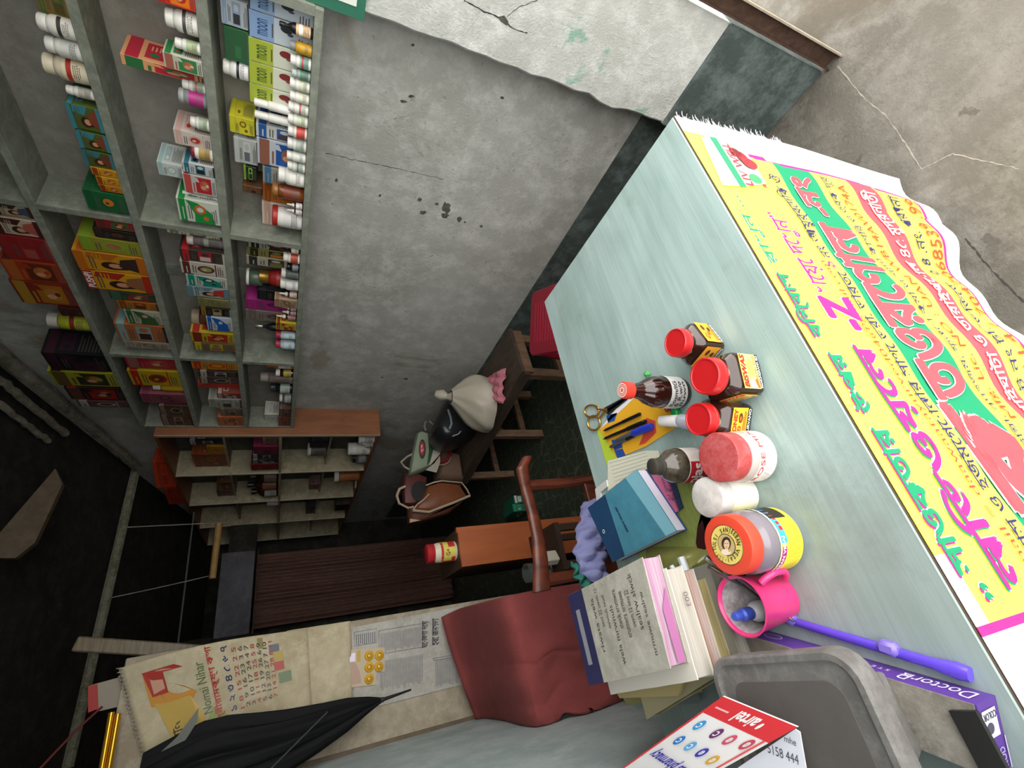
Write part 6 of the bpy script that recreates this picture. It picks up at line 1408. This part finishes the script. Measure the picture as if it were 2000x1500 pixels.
# red stool
rs = mat('red_plastic', 'a01c34', .4, var=.15, vs=8)
o = thing('red_plastic_stool', 'red plastic stool tucked between the counter table and the low bench', 'stool', (1.18, 1.38, 0))
M = Matrix.Translation((1.185, 1.375, 0)) @ Matrix.Rotation(math.radians(-30), 4, 'Z')
rings = [rrect(-.145, .145, -.145, .145, .035, .425), rrect(-.15, .15, -.15, .15, .035, .452), rrect(-.143, .143, -.143, .143, .032, .460), rrect(-.10, .10, -.10, .10, .02, .461)]
s_ = shell(rings); s2 = MB(M); s2.add(s_.v, s_.f); s2.build('seat', rs, o, smooth=True)
for sx in (-1, 1):
    for sy in (-1, 1):
        A, B = M @ Vector((sx * .12, sy * .12, .43)), M @ Vector((sx * .16, sy * .16, 0)); MB().tube([A, B], [.028, .02], 8).build('leg', rs, o)
mb = MB(M)
for i in range(9): mb.box((-.09, -.1 + i * .024, .461), (.09, -.096 + i * .024, .4625))
k_ = mb.build('seat_ribs', mat('red_rib', 'b0243e', .4), o); k_['kind'] = 'stuff'

# soft bags
def blob(c, rad, amp, fr, seed, n=(40, 26), flat_bot=True):
    rr = random.Random(seed); ph = [rr.uniform(0, 6) for _ in range(6)]
    def f_(u, v):
        a = 2 * math.pi * u; b = math.pi * v; k = 1 + amp * (math.sin(fr * a + ph[0] + 3 * b) + .6 * math.sin(fr * 2.3 * a + ph[1] - 5 * b) + .5 * math.sin(7 * b + ph[2] + 2 * a)) * math.sin(b)
        p = Vector((rad[0] * math.cos(a) * math.sin(b) * k, rad[1] * math.sin(a) * math.sin(b) * k, rad[2] * math.cos(b) * k))
        if flat_bot: p.z = max(p.z, -rad[2] * .72)
        return Vector(c) + p
    return MB().grid(f_, *n)
def pos(px, py, x=1.30): return onx(px, py, x)
BZ = BT + .001
def seat(c, rz): return Vector((c.x, c.y, BZ + rz * .72))
def outline_bag(pts, y, th, m, o, nm='bag_body', floor=True):
    W_ = [ony(*p, y) for p in pts]
    if floor: W_ = [Vector((p.x, p.y, max(p.z, BZ))) for p in W_]
    c_ = sum(W_, Vector()) / len(W_); mb = MB(); n = len(W_); rings = []
    for k, (dy, sc_) in enumerate(((-.5, .72), (-.42, .9), (-.2, 1.0), (.2, 1.0), (.42, .9), (.5, .72))):
        rings.append([Vector((c_.x + (p.x - c_.x) * sc_, y + dy * th + .5 * th, max(BZ if floor else -9, c_.z + (p.z - c_.z) * sc_))) for p in W_])
    s_ = shell(rings); mb.add(s_.v, s_.f); return mb.build(nm, m, o, smooth=True), W_
def px_tube(pts, y, r, m, o, nm, seg=8): return MB().tube([ony(*p, y) for p in pts], r, seg).build(nm, m, o, smooth=True)
# pink cloth
q = [onz(*p, BT + .03) for p in ((950, 738), (984, 719), (980, 788), (957, 782))]
def pinkf(u, v):
    p = q[0].lerp(q[1], u).lerp(q[3].lerp(q[2], u), v); p.z = BZ + .02 + .018 * abs(math.sin(u * 9 + v * 4)) + .014 * abs(math.sin(v * 11 - u * 3)) - .016 * (u < .05 or v < .05 or v > .95 or u > .95); return p
thing1('pink_cloth', MB().grid(pinkf, 26, 26), mat('dusty_pink_cloth', 'c27684', .9, bump=.4, bs=40), 'crumpled dusty pink cloth at the near end of the low bench', 'cloth', (q[0].x, q[0].y, BZ), smooth=True, solid=.006)
wb = mat('white_polythene', 'b5ad9c', .4, trans=.05, bump=.5, bs=18)
cw_ = ony(930, 788, 2.17)
o = thing('white_plastic_bag', 'tied white plastic carry bag full of things on the low bench', 'bag', (cw_.x, 2.17, BZ))
def wbf(u, v):
    a = 2 * math.pi * u; t = v; r = (.035 + .13 * math.sin(math.pi * min(1, t * .62 + .02)) ** 1.2) * (1 if t < .93 else 1 - (t - .93) * 8)
    k = 1 + .045 * math.sin(9 * a + 3 * t) * (1.3 - t) + .03 * math.sin(4 * a + 9 * t)
    cx_ = cw_.x + .05 - .05 * t; return Vector((cx_ + r * k * math.cos(a), 2.19 + r * k * .95 * math.sin(a), BZ + .235 * (1 - t) ** .9))
MB().grid(wbf, 48, 24).build('bag_body', wb, o, smooth=True)
K = Vector((cw_.x + .05, 2.19, BZ + .22)); MB().tube([K, K + Vector((.01, .02, .025)), K + Vector((.03, .04, .05)), K + Vector((.045, .05, .085))], [.03, .016, .034, .02], 10).build('bag_knot', wb, o, smooth=True)
o = thing('black_bag', 'slumped black polythene bag behind the white carry bag', 'bag', ony(905, 825, 2.45))
BB = mat('black_polythene', '1f2124', .3, bump=.5, bs=18)
outline_bag([(874, 776), (860, 806), (854, 832), (864, 848), (884, 856), (912, 850), (942, 838), (948, 826), (925, 800), (898, 780)], 2.40, .26, BB, o)
px_tube([(875, 800), (880, 815), (882, 828), (878, 838)], 2.40, .007, pm('8a8c92'), o, 'pale_tear'); px_tube([(884, 852), (895, 848), (900, 842)], 2.40, .004, pm('9a9a98'), o, 'pale_string')
# paper bag and shopping bag
o = thing('brown_paper_bag', 'brown paper bag with looping red handles beside the shopping bag', 'bag', ony(885, 900, 2.78))
outline_bag([(858, 868), (868, 858), (884, 880), (905, 884), (912, 915), (910, 934), (880, 936), (857, 930)], 2.76, .18, mat('brown_paper', '6b5444', .8, bump=.2, bs=12), o)
RB = mat('dull_red_fabric', '7c2028', .9)
px_tube([(853, 852), (866, 858), (877, 872), (879, 886), (872, 898), (860, 902)], 2.74, .014, RB, o, 'fabric_handle'); px_tube([(850, 858), (858, 872), (858, 884)], 2.73, .014, RB, o, 'fabric_handle')
px_tube([(858, 908), (868, 908), (877, 902), (881, 893)], 2.735, .004, pm('a08c70'), o, 'piping')
o = thing('shopping_bag', 'pale green and white shopping bag with a red oval mark leaning on the paper bag', 'bag', ony(830, 885, 2.72))
outline_bag([(816, 842), (824, 838), (848, 846), (858, 856), (856, 885), (846, 905), (836, 912), (800, 927), (806, 890)], 2.70, .10, mat('sage_paper', '8f9c86', .6, var=.15, vs=6), o, floor=False)
def pxp(pts, y, m, nm, th=.003): return MB().prism([ony(*p, y) for p in pts], Vector((0, 0, 0)), Vector((0, th, 0))).build(nm, m, o)
pxp([(836, 846), (842, 852), (847, 880), (840, 902), (834, 908), (838, 880)], 2.694, pm('2c4a2c'), 'dark_green_stripe')
pxp([(846, 848), (852, 856), (861, 880), (860, 886), (848, 900), (838, 910), (846, 880)], 2.690, pm('b5ada0'), 'white_gusset')
pxp([(831, 918), (848, 905), (859, 890), (860, 902), (853, 923)], 2.698, pm('aaa294'), 'white_base')
pxp([(825 + 6.5 * math.cos(k * .314), 877 + 19 * math.sin(k * .314)) for k in range(20)], 2.692, pm('2c3a28'), 'dark_oval')
pxp([(824.5 + 4.6 * math.cos(k * .314), 876 + 14 * math.sin(k * .314)) for k in range(20)], 2.689, pm('a83038'), 'red_oval')
A, B, C_ = ony(827, 884, 2.687), ony(827, 868, 2.687), ony(822, 884, 2.687); mb = MB(); put_text(mb, 'রূপ', flat(A, B - A, C_ - A), 0, .02); mb.build('bag_lettering', pm('e0c0b8'), o)
px_tube([(832, 842), (829, 834), (831, 824), (838, 822), (848, 832), (853, 845), (856, 866)], 2.695, .007, pm('8a8078'), o, 'cord_handle')
px_tube([(806, 887), (795, 892), (783, 903), (790, 912), (800, 917)], 2.74, .007, pm('a09078'), o, 'cord_handle')
# handbag
o = thing('brown_handbag', 'tan brown handbag with cream piping and round handle opening at the bench far end', 'handbag', ony(860, 970, 2.72))
tan = mat('tan_leather', '824a2c', .45, var=.2, vs=8); pip = mat('cream_piping', 'b8a48c', .6); drl = mat('dark_red_leather', '5c2c28', .5)
outline_bag([(836, 946), (864, 938), (902, 943), (918, 968), (890, 982), (862, 996), (838, 1000), (806, 997), (812, 985), (825, 975)], 2.72, .14, tan, o, floor=False)
px_tube([(918, 968), (890, 980), (861, 991), (838, 1000), (806, 997)], 2.715, .008, pip, o, 'piping'); px_tube([(832, 948), (848, 942), (864, 939), (902, 943), (912, 956), (918, 968)], 2.715, .005, pip, o, 'piping')
px_tube([(806, 997), (815, 985), (828, 976), (838, 965)], 2.715, .005, pip, o, 'piping')
outline_bag([(790, 922), (806, 918), (836, 930), (834, 948), (838, 965), (826, 978), (806, 985), (790, 984), (788, 950)], 2.76, .08, drl, o, 'handle_panel', floor=False)
pxp([(820 + 17 * math.cos(k * .314), 959 + 20 * math.sin(k * .314)) for k in range(20)], 2.755, pm('0e0c0c'), 'handle_opening')
px_tube([(792, 950), (780, 955), (775, 968), (780, 984), (798, 992), (808, 990)], 2.75, .008, pip, o, 'piped_strap')
outline_bag([(798, 987), (850, 1000), (900, 985), (915, 970), (880, 1000), (820, 1018), (800, 1020)], 2.74, .1, mat('dark_tan', '5c3420', .6), o, 'lower_panel', floor=False)
pxp([(801, 1013), (822, 1016), (800, 1021)], 2.735, pip, 'piping_end')

# ------------------------------------------------------------------ chair behind the counter
YCh = 1.30
cw = wave_wood('red_brown_chair_wood', '4a2216', '6b3422', (6, 6, 2), 5, .35)
o = thing('wooden_chair', 'dark red-brown wooden chair with a curved top rail facing the counter table', 'chair', (.31, 1.12, 0))
railp = [(1022, 893, 0.0), (1012, 915, .0), (1018, 950, .02), (1032, 1000, .035), (1043, 1050, .04), (1048, 1100, .03), (1050, 1155, .01)]
wid = [.018, .022, .020, .020, .022, .026, .030]
R_ = [ony(x + 8, y, YCh + d_) for x, y, d_ in railp]
def railf(u, v):
    t = v * (len(R_) - 1); i = min(int(t), len(R_) - 2); f_ = t - i; f2 = f_ * f_ * (3 - 2 * f_); p = R_[i].lerp(R_[i + 1], f_); w_ = wid[i] * (1 - f_) + wid[i + 1] * f_
    a = 2 * math.pi * u; return p + Vector((0, math.sin(a) * .013, math.cos(a) * w_))
mb = MB().grid(railf, 20, 48); mb.build('top_rail', cw, o, smooth=True)
xl, xr = R_[-1].x + .03, R_[1].x - .05
for (x, zt_) in ((xr, R_[1].z - .01), (xl, R_[-1].z - .01)):
    MB().tube([(x, YCh + .03, zt_), (x, YCh + .02, .60), (x, YCh - .02, .42), (x, YCh + .04, 0)], [.019, .017, .02, .016], 8).build('back_post', cw, o, smooth=True)
MB().box((xl, YCh - .005, .50), (xr, YCh + .015, .54), ch=.003).build('back_slat', cw, o)
MB().box((xl - .02, YCh - .43, .40), (xr + .02, YCh - .0, .435), ch=.006).build('seat', cw, o)
for x in (xl, xr): MB().tube([(x, YCh - .40, .40), (x, YCh - .40, 0)], [.02, .015], 8).build('front_leg', cw, o)
for y in (YCh - .40,): MB().box((xl, y - .008, .16), (xr, y + .008, .19)).build('stretcher', cw, o)
for x in (xl, xr): MB().box((x - .008, YCh - .40, .18), (x + .008, YCh + .02, .21)).build('stretcher', cw, o)
# armrest stubs
# cloths on the chair
LV_ = mat('lavender_cotton', '8e90c0', .9, bump=.35, bs=60)
zc_ = .438
def lavf(u, v):
    P = [(1140, 982), (1128, 1030), (1122, 1075), (1130, 1110), (1165, 1148)]; Q_ = [(1185, 975), (1190, 1020), (1180, 1060), (1180, 1100), (1182, 1140)]
    a, b = poly_at(P, u), poly_at(Q_, u); x = a[0] + (b[0] - a[0]) * v; y = a[1] + (b[1] - a[1]) * v
    return ony(x, y, 1.22) + Vector((0, .009 * math.sin(u * 26 + v * 7) + .006 * math.sin(u * 51 - v * 5) - .03 * math.sin(math.pi * v), 0))
lo = thing1('lavender_cloth', MB().grid(lavf, 60, 12), LV_, 'twisted lavender cloth hanging behind the blue diary, over the chair back', 'cloth', ony(1150, 1060, 1.22), smooth=True, solid=.010)
def tealf(u, v):
    P = [(1118, 1098), (1125, 1130), (1145, 1150)]; Q_ = [(1150, 1108), (1158, 1125), (1162, 1150)]
    a, b = poly_at(P, u), poly_at(Q_, u); x = a[0] + (b[0] - a[0]) * v; y = a[1] + (b[1] - a[1]) * v
    return ony(x, y, 1.235) + Vector((0, .012 * math.sin(u * 17 + v * 9), 0))
thing1('teal_cloth', MB().grid(tealf, 24, 10), mat('teal_cotton', '2f7a6a', .9, bump=.3, bs=60), 'small teal cloth tucked under the lavender cloth', 'cloth', ony(1140, 1125, 1.235), smooth=True, solid=.008)

# orange-brown pedestal cabinet with the cream jar
YO = 2.0; zo = onz(0, 0, 0) if False else None
pA, pB = ony(895, 1040, YO), ony(902, 1107, YO); zt = (pA.z + pB.z) / 2; x0, x1 = pB.x, pA.x
OW = wave_wood('orange_brown_laminate', '9a4f26', 'a95a2c', (6, 6, 1), 3, .5)
o = thing('pedestal_cabinet', 'narrow orange-brown wooden pedestal behind the chair carrying a small jar', 'cabinet', ((x0 + x1) / 2, YO + .2, 0))
MB().box((x0, YO, 0), (x1, YO + .014, zt)).build('front_panel', OW, o)
MB().box((x0, YO + .014, 0), (x1, YO + .30, zt - .01)).build('cabinet_body', mat('dark_cabinet_side', '4c3424', .6, var=.2), o)
MB().box((x0 - .002, YO + .014, zt - .010), (x1 + .02, YO + .32, zt)).build('top_board', mat('dusky_top', '54402f', .6, var=.3), o)
MB().box((x1, YO - .001, 0), (x1 + .022, YO + .013, zt + .006)).build('side_lip', OW, o)
yj = YO + .07; B0 = onz(884, 1077, zt); jc = Vector(((x0 + x1) / 2 - .0, yj, zt + .0005))
B0 = ony(888, 1076, yj); T0 = ony(831, 1078, yj); hj = T0.z - zt
jc.x = B0.x; hj = max(.09, hj)
o = thing('cream_jar', 'small white jar with red lid and red and yellow label on the orange-brown pedestal', 'jar', jc)
rj = .042
MB().lathe([(rj * .92, 0), (rj, .006), (rj, hj * .62), (rj * .9, hj * .74)], jc, 28).build('jar_body', mat('ivory_plastic', 'd8ceb8', .35), o, smooth=True)
MB().lathe([(rj * .93, hj * .74), (rj * .95, hj * .75), (rj * .95, hj - .003), (rj * .85, hj)], jc, 28).build('jar_lid', mat('crimson_lid', 'b02a30', .35), o, smooth=True)
MB().lathe([(rj * 1.01, hj * .08), (rj * 1.01, hj * .55)], jc, 30, cap=False).build('paper_label', pm('d8cc62'), o, smooth=True)
mb = MB(); R2 = rj * 1.025
for a0, a1, za, zb_ in ((3.0, 4.0, .08, .2), (3.6, 5.8, .47, .55), (5.0, 5.9, .08, .3), (3.0, 3.5, .2, .5)):
    for k in range(6):
        p, q = a0 + (a1 - a0) * k / 6, a0 + (a1 - a0) * (k + 1) / 6
        mb.add([(jc.x + R2 * math.cos(a), jc.y + R2 * math.sin(a), jc.z + hj * z) for a, z in ((p, za), (q, za), (q, zb_), (p, zb_))], [(0, 1, 2, 3)], 0)
cyl_text(mb, 'G+', jc, rj * 1.03, 4.2, 4.8, hj * .26, hj * .40, 1, .03)
mb.build('label_printing', [pm('c0302a'), pm('8a3a1c')], o)
# small white adapter and glass tumbler on a low stand behind the chair
q = ony(1070, 1092, 1.62); st = MB(); zs0 = q.z - .03
o = thing('low_side_stand', 'dark low side stand behind the chair rail', 'stand', (q.x, 1.66, 0))
MB().box((q.x - .05, 1.57, zs0 - .02), (q.x + .12, 1.80, zs0)).build('stand_top', mat('dark_stand', '3c2a20', .6, var=.2), o)
for dx in (-.045, .09):
    for dy in (1.575, 1.77): MB().box((q.x + dx, dy, 0), (q.x + dx + .025, dy + .025, zs0 - .02)).build('leg', mat('dark_stand', '3c2a20'), o)
thing1('white_adapter', MB(Matrix.Translation((q.x, 1.60, zs0 + .001)) @ Matrix.Rotation(.5, 4, 'Z')).box((-.022, -.016, 0), (.022, .016, .055), ch=.004), mat('ivory_plastic2', 'cfc8b8', .4), 'small ivory power adapter block behind the chair rail', 'adapter', (q.x, 1.60, zs0 + .001))
gc = ony(1100, 1090, 1.64); gp = Vector((gc.x - .03, 1.68, zs0 + .001))
thing1('glass_tumbler', MB().lathe([(.03, 0), (.034, .1), (.032, .1), (.028, .006), (0, .006)], gp, 28), mat('clear_glass', 'c8d0cc', .05, trans=.9, alpha=1), 'clear glass tumbler beside the white adapter', 'glass', gp, smooth=True)
# green cartons under the bench end
gq = onz(1008, 998, .06)
for k in range(2):
    carton(gq.x - .03 + k * .055, gq.x + .02 + k * .055, gq.y - .1, gq.y + .06, .0005, .13 - k * .02, '1f6a50', '2c8a68' if k == 0 else 'c8ccc4', 'b8c0b8', 'plain', None, None, ['dark green carton on the floor beside the bench', 'green carton with white label on the floor next to the dark green one'][k], 'box', 'green cartons on the floor', 90 + k)
